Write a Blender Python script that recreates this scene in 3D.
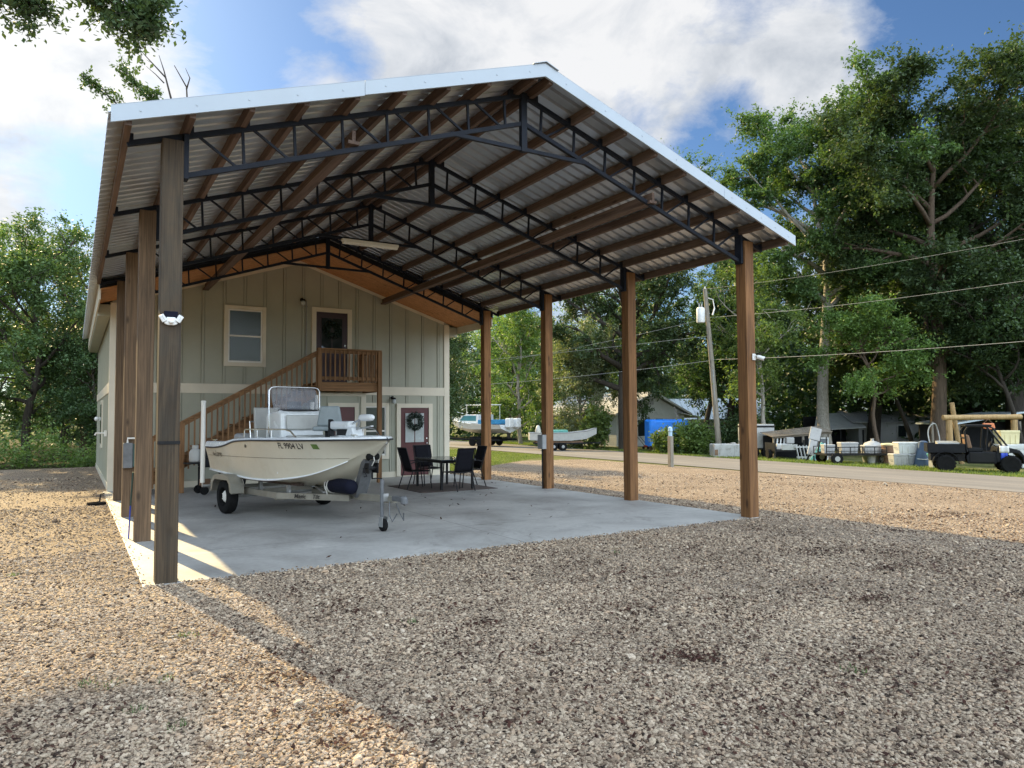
import bpy, math, random
import numpy as np
from mathutils import Vector, Matrix

for o in list(bpy.data.objects):
    bpy.data.objects.remove(o)
SC = bpy.context.scene
COL = SC.collection
R = math.radians

# ------------------------------------------------------------------ camera
cam_d = bpy.data.cameras.new('camera')
cam = bpy.data.objects.new('camera', cam_d)
COL.objects.link(cam)
cam_d.sensor_width = 36.0
cam_d.lens = 723.1 / 1024 * 36.0
cam_d.clip_start = 0.05
cam_d.clip_end = 3000
_yaw, _pitch, _roll = 0.545182, 0.047394, -0.006285
_f = Vector((math.sin(_yaw) * math.cos(_pitch), math.cos(_yaw) * math.cos(_pitch), math.sin(_pitch)))
_r = Vector((math.cos(_yaw), -math.sin(_yaw), 0))
_u = _r.cross(_f)
_r2 = _r * math.cos(_roll) + _u * math.sin(_roll)
_u2 = -_r * math.sin(_roll) + _u * math.cos(_roll)
CAM = Vector((-0.7556, -8.3591, 1.6901))
cam.matrix_world = Matrix(((_r2.x, _u2.x, -_f.x, CAM.x), (_r2.y, _u2.y, -_f.y, CAM.y),
                           (_r2.z, _u2.z, -_f.z, CAM.z), (0, 0, 0, 1)))
SC.camera = cam

# ------------------------------------------------------------------ exposure
SC.view_settings.view_transform = 'Standard'
SC.view_settings.look = 'None'
SC.view_settings.gamma = 1.0
SC.view_settings.use_curve_mapping = False
SC.view_settings.exposure = 1.08
SC.cycles.max_bounces = 8
SC.cycles.diffuse_bounces = 6
SC.cycles.transmission_bounces = 5
SC.cycles.transparent_max_bounces = 6
SC.cycles.caustics_reflective = False
SC.cycles.caustics_refractive = False

# ------------------------------------------------------------------ sun and sky
SUN_EL, SUN_AZ = R(32), R(-10)          # azimuth measured from +Y towards +X
sdir = Vector((math.cos(SUN_EL) * math.sin(SUN_AZ), math.cos(SUN_EL) * math.cos(SUN_AZ), math.sin(SUN_EL)))
sun_d = bpy.data.lights.new('sun', 'SUN')
sun_d.energy = 4.9
sun_d.angle = R(0.5)
sun_d.color = (1.0, 0.76, 0.39)
sun = bpy.data.objects.new('sun', sun_d)
COL.objects.link(sun)
sun.rotation_euler = (-sdir).to_track_quat('-Z', 'Y').to_euler()

W = bpy.data.worlds.new('World')
SC.world = W
W.use_nodes = True
nt = W.node_tree
nt.nodes.clear()


def N(tree, t, **kw):
    n = tree.nodes.new(t)
    for k, v in kw.items():
        if k in n.inputs and not hasattr(n, k):
            n.inputs[k].default_value = v
        else:
            try:
                setattr(n, k, v)
            except Exception:
                n.inputs[k].default_value = v
    return n


def math_node(tree, op, a, b=None, c=None, clamp=False):
    n = tree.nodes.new('ShaderNodeMath')
    n.operation = op
    n.use_clamp = clamp
    for i, x in enumerate((a, b, c)):
        if x is None:
            continue
        if isinstance(x, (int, float)):
            n.inputs[i].default_value = x
        else:
            tree.links.new(x, n.inputs[i])
    return n.outputs[0]


def vmath(tree, op, a, b=None):
    n = tree.nodes.new('ShaderNodeVectorMath')
    n.operation = op
    for i, x in enumerate((a, b)):
        if x is None:
            continue
        if isinstance(x, (tuple, list, Vector)):
            n.inputs[i].default_value = tuple(x)
        else:
            tree.links.new(x, n.inputs[i])
    return n.outputs['Value'] if op in ('DOT_PRODUCT', 'LENGTH') else n.outputs[0]


def ramp(tree, fac, stops, interp='LINEAR'):
    n = tree.nodes.new('ShaderNodeValToRGB')
    n.color_ramp.interpolation = interp
    e = n.color_ramp.elements
    while len(e) < len(stops):
        e.new(0.5)
    for el, (p, c) in zip(e, stops):
        el.position = p
        el.color = (c, c, c, 1) if isinstance(c, (int, float)) else (*c, 1)
    if fac is not None:
        tree.links.new(fac, n.inputs[0])
    return n.outputs[0]


def noise(tree, vec, scale, detail=4, rough=0.55, dist=0.0, dims='3D'):
    n = tree.nodes.new('ShaderNodeTexNoise')
    n.noise_dimensions = dims
    n.inputs['Scale'].default_value = scale
    n.inputs['Detail'].default_value = detail
    n.inputs['Roughness'].default_value = rough
    n.inputs['Distortion'].default_value = dist
    if vec is not None:
        tree.links.new(vec, n.inputs['Vector'])
    return n.outputs['Fac']


def mixc(tree, fac, a, b, blend='MIX'):
    n = tree.nodes.new('ShaderNodeMix')
    n.data_type = 'RGBA'
    n.blend_type = blend
    for sock, x in ((n.inputs[0], fac), (n.inputs[6], a), (n.inputs[7], b)):
        if isinstance(x, (int, float)):
            sock.default_value = x
        elif isinstance(x, (tuple, list)):
            sock.default_value = (*x, 1) if len(x) == 3 else x
        else:
            tree.links.new(x, sock)
    return n.outputs[2]


sky = nt.nodes.new('ShaderNodeTexSky')
sky.sky_type = 'NISHITA'
sky.sun_disc = False
sky.sun_elevation = SUN_EL
sky.sun_rotation = SUN_AZ
sky.air_density = 1.0
sky.dust_density = 0.6
sky.ozone_density = 1.5
tc = nt.nodes.new('ShaderNodeTexCoord')
gen = tc.outputs['Generated']
sep = nt.nodes.new('ShaderNodeSeparateXYZ')
nt.links.new(gen, sep.inputs[0])
mp_ = nt.nodes.new('ShaderNodeMapping')
mp_.inputs['Scale'].default_value = (1, 1, 1.7)
nt.links.new(gen, mp_.inputs['Vector'])
cvec = mp_.outputs[0]
n1 = noise(nt, cvec, 2.3, 8, 0.56, 0.25)
n2 = noise(nt, cvec, 8.0, 8, 0.62, 0.3)
nsum = math_node(nt, 'ADD', math_node(nt, 'MULTIPLY', n1, 0.60), math_node(nt, 'MULTIPLY', n2, 0.40))


def lobe(d, width):
    """soft cap of directions round d: 1 in the middle, 0 beyond width (radians)"""
    dv = Vector(d).normalized()
    c = vmath(nt, 'DOT_PRODUCT', gen, dv)
    a = math_node(nt, 'SUBTRACT', c, math.cos(width))
    return math_node(nt, 'DIVIDE', a, 1 - math.cos(width), clamp=True)


def pix(x, y):
    return _f + _r2 * ((x - 512) / 723.1) - _u2 * ((y - 384) / 723.1)


# cloud banks and clear gaps in view, plus unseen fill banks behind the camera
bias = None
for d, w, k in ((pix(560, 40), 0.36, 0.17), (pix(640, 120), 0.20, 0.05), (pix(850, 55), 0.12, 0.16), (pix(60, 60), 0.22, 0.26), (pix(10, 195), 0.07, 0.14), (pix(690, 215), 0.08, 0.10),
                (pix(235, 45), 0.20, -0.20), (pix(965, 10), 0.15, -0.24), (pix(735, 150), 0.09, -0.16), (pix(610, 190), 0.05, -0.06), (pix(300, 95), 0.07, 0.10), (pix(400, 50), 0.05, 0.05),
                (pix(60, 165), 0.10, -0.22), (pix(1200, 100), 0.25, -0.1), ((0.15, -0.85, 0.5), 1.25, 0.40), ((0, 0, 1), 0.6, 0.10)):
    v = math_node(nt, 'MULTIPLY', lobe(d, w), k)
    bias = v if bias is None else math_node(nt, 'ADD', bias, v)
cl = math_node(nt, 'ADD', nsum, bias)
cmask = ramp(nt, cl, [(0.46, 0.0), (0.525, 0.45), (0.61, 1.0)])
# unseen clouds behind the camera brightened to lift the shade; sunward ones greyer
shade = noise(nt, cvec, 5.2, 8, 0.6, 0.4)
nearsun = lobe(sdir, 0.50)
tex = ramp(nt, shade, [(0.33, (3.5, 3.75, 4.1)), (0.46, (4.9, 5.05, 5.25)), (0.58, (6.0, 6.0, 6.0))])
back = vmath(nt, 'DOT_PRODUCT', gen, Vector((-sdir.x, -sdir.y, 0.35)).normalized())
backk = ramp(nt, math_node(nt, 'MULTIPLY_ADD', back, 0.5, 0.5), [(0.42, (1, 1, 1)), (0.62, (1.95, 2.25, 2.55)), (0.9, (3.25, 3.75, 4.3))])
tex = mixc(nt, 1.0, tex, backk, 'MULTIPLY')
sunny = math_node(nt, 'MULTIPLY', math_node(nt, 'POWER', nearsun, 1.6), 0.9)
sunc = nt.nodes.new('ShaderNodeCombineXYZ')
nt.links.new(sunny, sunc.inputs[0])
nt.links.new(math_node(nt, 'MULTIPLY', sunny, 0.97), sunc.inputs[1])
nt.links.new(math_node(nt, 'MULTIPLY', sunny, 0.88), sunc.inputs[2])
ccol = mixc(nt, 1.0, tex, sunc.outputs[0], 'ADD')
skyc = mixc(nt, 1.0, sky.outputs[0], (0.47, 0.625, 0.79), 'MULTIPLY')
final = mixc(nt, math_node(nt, 'MULTIPLY', cmask, 0.95), skyc, ccol)
bg = nt.nodes.new('ShaderNodeBackground')
bg.inputs['Strength'].default_value = 0.075
nt.links.new(final, bg.inputs['Color'])
wo = nt.nodes.new('ShaderNodeOutputWorld')
nt.links.new(bg.outputs[0], wo.inputs[0])

rng = np.random.default_rng(11)
random.seed(5)


# ------------------------------------------------------------------ ground heights
def zg(x):
    return float(np.interp(x, [-1e4, 9.2, 10.8, 60, 1e4], [-0.006, -0.006, -0.16, -1.0, -1.0]))


# ------------------------------------------------------------------ materials
def new_mat(name):
    m = bpy.data.materials.new(name)
    m.use_nodes = True
    t = m.node_tree
    b = t.nodes['Principled BSDF']
    return m, t, b


def coords(t, scale=(1, 1, 1), kind='Object'):
    c = t.nodes.new('ShaderNodeTexCoord')
    mp = t.nodes.new('ShaderNodeMapping')
    mp.inputs['Scale'].default_value = scale
    t.links.new(c.outputs[kind], mp.inputs['Vector'])
    return mp.outputs[0]


def set_bump(t, b, h, strength=0.3, dist=0.01):
    n = t.nodes.new('ShaderNodeBump')
    n.inputs['Strength'].default_value = strength
    n.inputs['Distance'].default_value = dist
    t.links.new(h, n.inputs['Height'])
    t.links.new(n.outputs[0], b.inputs['Normal'])


def paint(name, col, rough=0.5, metal=0.0, var=0.18, scale=3.0, bump=0.0, spec=0.5, dirt=None, dirt_amt=0.5, dirt_scale=2.0):
    m, t, b = new_mat(name)
    v = coords(t)
    n = noise(t, v, scale, 6, 0.65)
    lo = tuple(c * (1 - var) for c in col)
    hi = tuple(min(1, c * (1 + var)) for c in col)
    c = ramp(t, n, [(0.3, lo), (0.7, hi)])
    if dirt is not None:
        d = noise(t, v, dirt_scale, 7, 0.7, 0.4)
        c = mixc(t, ramp(t, d, [(0.52, 0.0), (0.72, dirt_amt)]), c, dirt)
    t.links.new(c, b.inputs['Base Color'])
    r = math_node(t, 'MULTIPLY_ADD', noise(t, v, scale * 4, 4), 0.2, rough - 0.1, clamp=True)
    t.links.new(r, b.inputs['Roughness'])
    b.inputs['Metallic'].default_value = metal
    b.inputs['Specular IOR Level'].default_value = spec
    if bump:
        set_bump(t, b, noise(t, v, scale * 12, 5), bump, 0.004)
    return m


def wood(name, light, dark, axis='z', rough=0.75, ring=9.0, bump=0.25, grey=None, random_tone=True):
    m, t, b = new_mat(name)
    s = {'x': (0.5, 6, 6), 'y': (6, 0.5, 6), 'z': (6, 6, 0.5)}[axis]
    v = coords(t, s)
    g = noise(t, v, 1.5, 6, 0.62, 1.4)
    fine = noise(t, coords(t, {'x': (0.9, 60, 60), 'y': (60, 0.9, 60), 'z': (60, 60, 0.9)}[axis]), 1.0, 5, 0.65, 0.3)
    c = ramp(t, g, [(0.30, dark), (0.48, tuple((a + b_) / 2 for a, b_ in zip(light, dark))), (0.68, light)])
    c = mixc(t, 1.0, c, ramp(t, fine, [(0.30, (0.50, 0.48, 0.46)), (0.52, (0.98, 0.98, 0.98)), (0.70, (1.22, 1.20, 1.18))]), 'MULTIPLY')
    vk = coords(t, {'x': (2.2, 6, 6), 'y': (6, 2.2, 6), 'z': (6, 6, 2.2)}[axis])
    vo = t.nodes.new('ShaderNodeTexVoronoi')
    vo.inputs['Scale'].default_value = 0.75
    t.links.new(vk, vo.inputs['Vector'])
    kn = ramp(t, vo.outputs['Distance'], [(0.06, 1.0), (0.16, 0.0)])
    c = mixc(t, math_node(t, 'MULTIPLY', kn, 0.75), c, tuple(x * 0.35 for x in dark))
    if grey is not None:
        w = noise(t, coords(t, (1, 1, 1)), 1.4, 6, 0.7)
        c = mixc(t, ramp(t, w, [(0.42, 0.0), (0.62, 0.55)]), c, grey)
    if random_tone:
        oi = t.nodes.new('ShaderNodeObjectInfo')
        hs = t.nodes.new('ShaderNodeHueSaturation')
        t.links.new(math_node(t, 'MULTIPLY_ADD', oi.outputs['Random'], 0.35, 0.82), hs.inputs['Value'])
        t.links.new(c, hs.inputs['Color'])
        c = hs.outputs[0]
    t.links.new(c, b.inputs['Base Color'])
    b.inputs['Roughness'].default_value = rough
    b.inputs['Specular IOR Level'].default_value = 0.3
    set_bump(t, b, fine, bump, 0.006)
    return m


def glass(name, col=(0.02, 0.028, 0.028), rough=0.03):
    m, t, b = new_mat(name)
    b.inputs['Base Color'].default_value = (*col, 1)
    b.inputs['Roughness'].default_value = rough
    b.inputs['Specular IOR Level'].default_value = 0.55
    v = coords(t)
    set_bump(t, b, noise(t, v, 2.5, 2), 0.06, 0.02)
    return m


def clear(name, col=(0.85, 0.9, 0.92), rough=0.02, alpha=0.35):
    m, t, b = new_mat(name)
    b.inputs['Base Color'].default_value = (*col, 1)
    b.inputs['Roughness'].default_value = rough
    tr = t.nodes.new('ShaderNodeBsdfTransparent')
    mx = t.nodes.new('ShaderNodeMixShader')
    v = coords(t)
    sm = ramp(t, noise(t, v, 4, 5), [(0.3, alpha * 0.75), (0.7, min(1, alpha * 1.3))])
    t.links.new(sm, mx.inputs[0])
    t.links.new(tr.outputs[0], mx.inputs[1])
    t.links.new(b.outputs[0], mx.inputs[2])
    t.links.new(mx.outputs[0], t.nodes['Material Output'].inputs[0])
    return m


def leaf_mat(name, dark, light, trans=0.45, gloss=0.35):
    dark, light = tuple(c * 1.75 for c in dark), tuple(c * 1.75 for c in light)
    m, t, b = new_mat(name)
    g = t.nodes.new('ShaderNodeNewGeometry')
    rnd = g.outputs['Random Per Island']
    tcn = t.nodes.new('ShaderNodeTexCoord')
    n = noise(t, tcn.outputs['Object'], 0.45, 4, 0.6)
    f = math_node(t, 'ADD', math_node(t, 'MULTIPLY', rnd, 0.55), math_node(t, 'MULTIPLY', n, 0.6))
    mid = tuple((a + b_) * 0.5 for a, b_ in zip(dark, light))
    c = ramp(t, f, [(0.25, dark), (0.55, mid), (0.85, light)])
    oi = t.nodes.new('ShaderNodeObjectInfo')
    hs = t.nodes.new('ShaderNodeHueSaturation')
    t.links.new(math_node(t, 'MULTIPLY_ADD', oi.outputs['Random'], 0.025, 0.498), hs.inputs['Hue'])
    t.links.new(math_node(t, 'MULTIPLY_ADD', oi.outputs['Random'], 0.3, 0.85), hs.inputs['Value'])
    hs.inputs['Saturation'].default_value = 0.88
    t.links.new(c, hs.inputs['Color'])
    c = hs.outputs[0]
    t.links.new(c, b.inputs['Base Color'])
    b.inputs['Roughness'].default_value = 0.5
    b.inputs['Specular IOR Level'].default_value = gloss
    tl = t.nodes.new('ShaderNodeBsdfTranslucent')
    t.links.new(mixc(t, 1.0, c, (1.12, 1.22, 0.48), 'MULTIPLY'), tl.inputs['Color'])
    mx = t.nodes.new('ShaderNodeMixShader')
    mx.inputs[0].default_value = trans
    t.links.new(b.outputs[0], mx.inputs[1])
    t.links.new(tl.outputs[0], mx.inputs[2])
    t.links.new(mx.outputs[0], t.nodes['Material Output'].inputs[0])
    return m


def gravel_mat(name, cell, stone=False):
    m, t, b = new_mat(name)
    k_ = 0.92
    cols = [(0.00, (0.030, 0.024, 0.020)), (0.07, (0.085, 0.055, 0.045)), (0.14, (0.20, 0.155, 0.12)), (0.30, (0.30, 0.25, 0.205)),
            (0.50, (0.40, 0.345, 0.285)), (0.68, (0.50, 0.445, 0.37)), (0.85, (0.44, 0.34, 0.26)), (1.0, (0.60, 0.55, 0.48))]
    cols = [(p_, tuple(q_ * k_ * w_ for q_, w_ in zip(c_, (1.06, 0.99, 0.90)))) for p_, c_ in cols]
    if stone:
        oi = t.nodes.new('ShaderNodeObjectInfo')
        c = ramp(t, oi.outputs['Random'], cols)
        v = coords(t, (1, 1, 1))
        n = noise(t, v, 1.6, 5, 0.7)
        c = mixc(t, 1.0, c, ramp(t, n, [(0.3, (0.72, 0.70, 0.68)), (0.7, (1.12, 1.1, 1.06))]), 'MULTIPLY')
        geo = t.nodes.new('ShaderNodeNewGeometry')
        drift = noise(t, geo.outputs['Position'], 0.8, 6, 0.7)
        c = mixc(t, 1.0, c, ramp(t, drift, [(0.32, (0.80, 0.77, 0.75)), (0.50, (1.02, 1.01, 1.0)), (0.66, (1.22, 1.20, 1.17))]), 'MULTIPLY')
        set_bump(t, b, n, 0.4, 0.2)
    else:
        v = coords(t, (1, 1, 1))
        jit = t.nodes.new('ShaderNodeTexNoise')
        jit.inputs['Scale'].default_value = 30
        t.links.new(v, jit.inputs['Vector'])
        vv = vmath(t, 'ADD', v, vmath(t, 'MULTIPLY', jit.outputs['Color'], (0.02, 0.02, 0.02)))
        vo = t.nodes.new('ShaderNodeTexVoronoi')
        vo.inputs['Scale'].default_value = 1 / cell
        t.links.new(vv, vo.inputs['Vector'])
        vb = t.nodes.new('ShaderNodeTexVoronoi')
        vb.inputs['Scale'].default_value = 0.6 / cell
        t.links.new(vv, vb.inputs['Vector'])
        sp = t.nodes.new('ShaderNodeSeparateColor')
        t.links.new(vo.outputs['Color'], sp.inputs[0])
        c = ramp(t, sp.outputs[0], cols)
        edge = ramp(t, vo.outputs['Distance'], [(0.35, 1.0), (0.75, 0.35)])
        c = mixc(t, 1.0, c, edge, 'MULTIPLY')
        big = noise(t, v, 0.55, 6, 0.7)
        c = mixc(t, 1.0, c, ramp(t, big, [(0.35, (0.80, 0.75, 0.70)), (0.65, (1.1, 1.08, 1.05))]), 'MULTIPLY')
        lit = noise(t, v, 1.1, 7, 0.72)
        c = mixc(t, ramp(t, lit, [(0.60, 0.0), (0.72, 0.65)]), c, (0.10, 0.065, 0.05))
        h = math_node(t, 'SUBTRACT', 1.0, vo.outputs['Distance'])
        h2 = math_node(t, 'SUBTRACT', 1.0, vb.outputs['Distance'])
        set_bump(t, b, math_node(t, 'ADD', h, math_node(t, 'MULTIPLY', h2, 0.6)), 0.9, 0.02)
    t.links.new(c, b.inputs['Base Color'])
    b.inputs['Roughness'].default_value = 0.8
    b.inputs['Specular IOR Level'].default_value = 0.25
    return m


def ground_mat(name, a, b_, c_, s=0.8, bump=0.6):
    m, t, b = new_mat(name)
    v = coords(t)
    n = noise(t, v, s, 8, 0.7)
    f = noise(t, v, s * 22, 5, 0.7)
    mixf = math_node(t, 'ADD', math_node(t, 'MULTIPLY', n, 0.6), math_node(t, 'MULTIPLY', f, 0.4))
    c = ramp(t, mixf, [(0.36, a), (0.50, b_), (0.62, c_)])
    t.links.new(c, b.inputs['Base Color'])
    b.inputs['Roughness'].default_value = 0.95
    b.inputs['Specular IOR Level'].default_value = 0.1
    set_bump(t, b, f, bump, 0.05)
    return m


def concrete_mat():
    m, t, b = new_mat('broom finished concrete')
    v = coords(t)
    n = noise(t, v, 0.55, 7, 0.65, 0.5)
    f = noise(t, v, 14, 6, 0.7)
    sw = noise(t, coords(t, (2.0, 28, 1)), 1.0, 4, 0.6)
    c = ramp(t, n, [(0.32, (0.225, 0.215, 0.20)), (0.5, (0.345, 0.335, 0.315)), (0.70, (0.46, 0.445, 0.415))])
    c = mixc(t, 0.35, c, ramp(t, f, [(0.3, (0.6, 0.6, 0.6)), (0.7, (1.2, 1.2, 1.2))]), 'MULTIPLY')
    st = noise(t, v, 1.7, 8, 0.75, 1.0)
    c = mixc(t, ramp(t, st, [(0.54, 0.0), (0.72, 0.60)]), c, (0.125, 0.118, 0.105))
    # saw-cut joints every three metres
    sep_ = t.nodes.new('ShaderNodeSeparateXYZ')
    t.links.new(v, sep_.inputs[0])
    jx = math_node(t, 'COMPARE', sep_.outputs[0], 4.55, 0.008)
    jy = math_node(t, 'COMPARE', math_node(t, 'PINGPONG', math_node(t, 'ADD', sep_.outputs[1], 0.15), 2.0), 2.0, 0.008)
    c = mixc(t, math_node(t, 'MULTIPLY', math_node(t, 'MAXIMUM', jx, jy), 0.65), c, (0.07, 0.07, 0.065))
    t.links.new(c, b.inputs['Base Color'])
    r = math_node(t, 'MULTIPLY_ADD', n, 0.25, 0.42)
    t.links.new(r, b.inputs['Roughness'])
    set_bump(t, b, math_node(t, 'ADD', f, sw), 0.12, 0.004)
    return m


def road_mat():
    m, t, b = new_mat('worn grey asphalt')
    v = coords(t)
    n = noise(t, coords(t, (1.2, 0.12, 1)), 1.0, 7, 0.7)
    f = noise(t, v, 40, 4, 0.7)
    c = ramp(t, n, [(0.30, (0.105, 0.098, 0.09)), (0.5, (0.155, 0.143, 0.13)), (0.7, (0.215, 0.19, 0.165))])
    c = mixc(t, 0.5, c, ramp(t, f, [(0.3, (0.6, 0.6, 0.6)), (0.7, (1.25, 1.25, 1.25))]), 'MULTIPLY')
    t.links.new(c, b.inputs['Base Color'])
    b.inputs['Roughness'].default_value = 0.85
    set_bump(t, b, f, 0.5, 0.01)
    return m


def galv_mat(name, base=(0.50, 0.50, 0.50), metal=0.75, rough=0.42):
    m, t, b = new_mat(name)
    v = coords(t)
    vo = t.nodes.new('ShaderNodeTexVoronoi')
    vo.inputs['Scale'].default_value = 24
    t.links.new(v, vo.inputs['Vector'])
    sp = t.nodes.new('ShaderNodeSeparateColor')
    t.links.new(vo.outputs['Color'], sp.inputs[0])
    n = noise(t, v, 1.1, 6, 0.7)
    c = ramp(t, n, [(0.3, tuple(x * 0.82 for x in base)), (0.7, tuple(min(1, x * 1.1) for x in base))])
    c = mixc(t, 0.18, c, sp.outputs[0], 'MULTIPLY')
    t.links.new(c, b.inputs['Base Color'])
    b.inputs['Metallic'].default_value = metal
    t.links.new(math_node(t, 'MULTIPLY_ADD', sp.outputs[0], 0.12, rough), b.inputs['Roughness'])
    return m


M = {}
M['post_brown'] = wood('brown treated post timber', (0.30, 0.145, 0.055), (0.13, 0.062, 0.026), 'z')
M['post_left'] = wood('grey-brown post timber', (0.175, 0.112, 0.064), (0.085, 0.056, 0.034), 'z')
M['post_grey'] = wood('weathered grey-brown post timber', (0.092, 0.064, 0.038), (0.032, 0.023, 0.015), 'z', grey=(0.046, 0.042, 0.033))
M['purlin'] = wood('brown purlin timber', (0.165, 0.112, 0.086), (0.092, 0.062, 0.048), 'y')
M['stair_z'] = wood('red-brown stair timber upright', (0.30, 0.165, 0.075), (0.16, 0.080, 0.036), 'z', random_tone=False)
M['stair_x'] = wood('red-brown stair timber level', (0.32, 0.175, 0.078), (0.17, 0.085, 0.038), 'x', random_tone=False)
M['soffit'] = wood('stained plywood soffit', (0.66, 0.33, 0.14), (0.46, 0.20, 0.075), 'x', ring=3, bump=0.05, random_tone=False)
M['log'] = wood('peeled yellow log', (0.52, 0.36, 0.17), (0.34, 0.21, 0.09), 'z', random_tone=False)
M['grey_plank'] = wood('silvery old plank', (0.26, 0.22, 0.17), (0.12, 0.10, 0.08), 'x', random_tone=False)
M['truss'] = paint('black painted truss steel', (0.011, 0.014, 0.022), 0.6, 0.0, 0.3, 5, 0, 0.2)
M['roof_metal'] = paint('galvalume roof sheet', (0.58, 0.62, 0.67), 0.36, 0.72, 0.06, 0.7)
M['white_trim_metal'] = paint('white coated metal trim', (0.37, 0.42, 0.47), 0.35, 0.0, 0.04, 2)
M['siding'] = paint('grey-green board siding', (0.365, 0.365, 0.285), 0.6, 0, 0.08, 1.2, 0.05)
M['cream'] = paint('cream painted trim', (0.66, 0.60, 0.47), 0.5, 0, 0.06, 2)
M['maroon'] = paint('maroon painted door', (0.090, 0.018, 0.018), 0.4, 0, 0.12, 2)
M['dark_maroon'] = paint('dark plum painted door', (0.035, 0.012, 0.018), 0.4, 0, 0.12, 2)
M['glass'] = glass('dark window glass')
M['muted_glass'] = glass('green-reflection window glass', (0.035, 0.048, 0.038), 0.22)  # muted green of the mirrored trees is put into the base colour
M['frosted'] = paint('frosted door glass', (0.42, 0.46, 0.45), 0.25, 0, 0.15, 3)
M['black_metal'] = paint('black metal', (0.010, 0.010, 0.011), 0.5, 0.0, 0.3, 4, 0, 0.25)
M['black_fabric'] = paint('black sling fabric', (0.010, 0.010, 0.014), 0.9, 0, 0.3, 30, 0.1, 0.15)
M['rubber'] = paint('black tyre rubber', (0.012, 0.012, 0.012), 0.9, 0, 0.3, 8, 0.1, 0.12)
M['steel'] = galv_mat('galvanised steel', (0.46, 0.46, 0.45), 0.8, 0.42)
M['chrome'] = paint('polished stainless', (0.62, 0.62, 0.62), 0.22, 1.0, 0.05, 3)
M['tongue'] = paint('dusty pale aluminium', (0.29, 0.275, 0.23), 0.45, 0.45, 0.15, 4, dirt=(0.2, 0.17, 0.12), dirt_amt=0.4)
M['white_pvc'] = paint('white plastic pipe', (0.74, 0.72, 0.66), 0.4, 0, 0.05, 3)
M['hull'] = paint('cream gelcoat hull', (0.58, 0.54, 0.43), 0.22, 0, 0.05, 1.5, dirt=(0.42, 0.36, 0.24), dirt_amt=0.35, dirt_scale=3)
M['hull_white'] = paint('white gelcoat', (0.74, 0.76, 0.76), 0.25, 0, 0.04, 2, dirt=(0.5, 0.5, 0.46), dirt_amt=0.3)
M['rub'] = paint('black rub rail', (0.02, 0.02, 0.022), 0.5, 0, 0.2, 5)
M['seat_grey'] = paint('blue-grey vinyl', (0.235, 0.27, 0.275), 0.5, 0, 0.12, 6)
M['seat_pale'] = paint('pale grey vinyl', (0.46, 0.46, 0.43), 0.5, 0, 0.1, 6)
M['screen'] = clear('scratched clear windscreen', (0.42, 0.44, 0.48), 0.05, 0.30)
M['navy'] = paint('navy blue canvas', (0.004, 0.005, 0.014), 0.8, 0, 0.2, 6, 0, 0.2)
M['rope'] = paint('white rope', (0.62, 0.60, 0.54), 0.8, 0, 0.1, 30)
M['engine_dark'] = paint('dark engine paint', (0.014, 0.015, 0.017), 0.6, 0, 0.2, 4, 0, 0.15)
M['engine_grey'] = paint('grey engine cowling', (0.33, 0.33, 0.33), 0.35, 0, 0.1, 4)
M['winch_grey'] = paint('scuffed grey winch post', (0.13, 0.135, 0.14), 0.55, 0.2, 0.25, 6, dirt=(0.05, 0.045, 0.04))
M['ink'] = paint('black lettering', (0.03, 0.025, 0.02), 0.6)
M['faded_ink'] = paint('faded bronze lettering', (0.10, 0.085, 0.06), 0.5)
M['green_sticker'] = paint('green sticker', (0.10, 0.17, 0.04), 0.6)
M['rug'] = paint('brown-grey outdoor rug', (0.085, 0.062, 0.052), 0.95, 0, 0.35, 8, 0.2)
M['table_glass'] = paint('dark table top', (0.05, 0.06, 0.062), 0.15, 0, 0.1, 4)
M['concrete'] = concrete_mat()
M['road'] = road_mat()
M['gravel'] = gravel_mat('river gravel bed', 0.019)
M['stone'] = gravel_mat('river gravel stones', 0.03, True)
M['dirt'] = ground_mat('grassy soil', (0.045, 0.060, 0.018), (0.105, 0.115, 0.035), (0.19, 0.16, 0.09))
M['verge'] = ground_mat('sunlit lawn', (0.08, 0.12, 0.02), (0.15, 0.19, 0.035), (0.22, 0.23, 0.06), 1.2)
M['woodsoil'] = ground_mat('leaf-strewn soil', (0.022, 0.020, 0.012), (0.05, 0.05, 0.02), (0.08, 0.065, 0.035), 1.0)
M['grass'] = leaf_mat('grass blades', (0.05, 0.075, 0.012), (0.13, 0.145, 0.032), 0.4, 0.2)
M['litter'] = leaf_mat('dry brown leaves', (0.010, 0.004, 0.003), (0.048, 0.017, 0.012), 0.15, 0.1)
M['leaf_dark'] = leaf_mat('dark oak leaves', (0.020, 0.040, 0.016), (0.056, 0.090, 0.030), 0.32)
M['leaf_mid'] = leaf_mat('green leaves', (0.030, 0.058, 0.018), (0.082, 0.125, 0.036), 0.38)
M['leaf_bright'] = leaf_mat('yellow-green leaves', (0.048, 0.084, 0.020), (0.130, 0.180, 0.042), 0.46)
M['leaf_grey'] = leaf_mat('grey-green leaves', (0.085, 0.110, 0.055), (0.200, 0.230, 0.125), 0.42)
M['bark_brown'] = wood('brown bark', (0.16, 0.115, 0.08), (0.065, 0.048, 0.035), 'z', 0.95, bump=0.9, random_tone=False)
M['bark_pale'] = wood('pale lichened bark', (0.46, 0.43, 0.37), (0.22, 0.19, 0.155), 'z', 0.95, bump=0.9, random_tone=False)
M['bark_dark'] = wood('dark bark', (0.075, 0.062, 0.048), (0.03, 0.026, 0.022), 'z', 0.95, bump=0.9, random_tone=False)
M['pole_wood'] = wood('grey utility pole timber', (0.30, 0.27, 0.22), (0.17, 0.15, 0.12), 'z', random_tone=False)
M['tarp'] = paint('bright blue tarpaulin', (0.014, 0.20, 0.74), 0.45, 0, 0.15, 3, 0.2)
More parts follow.
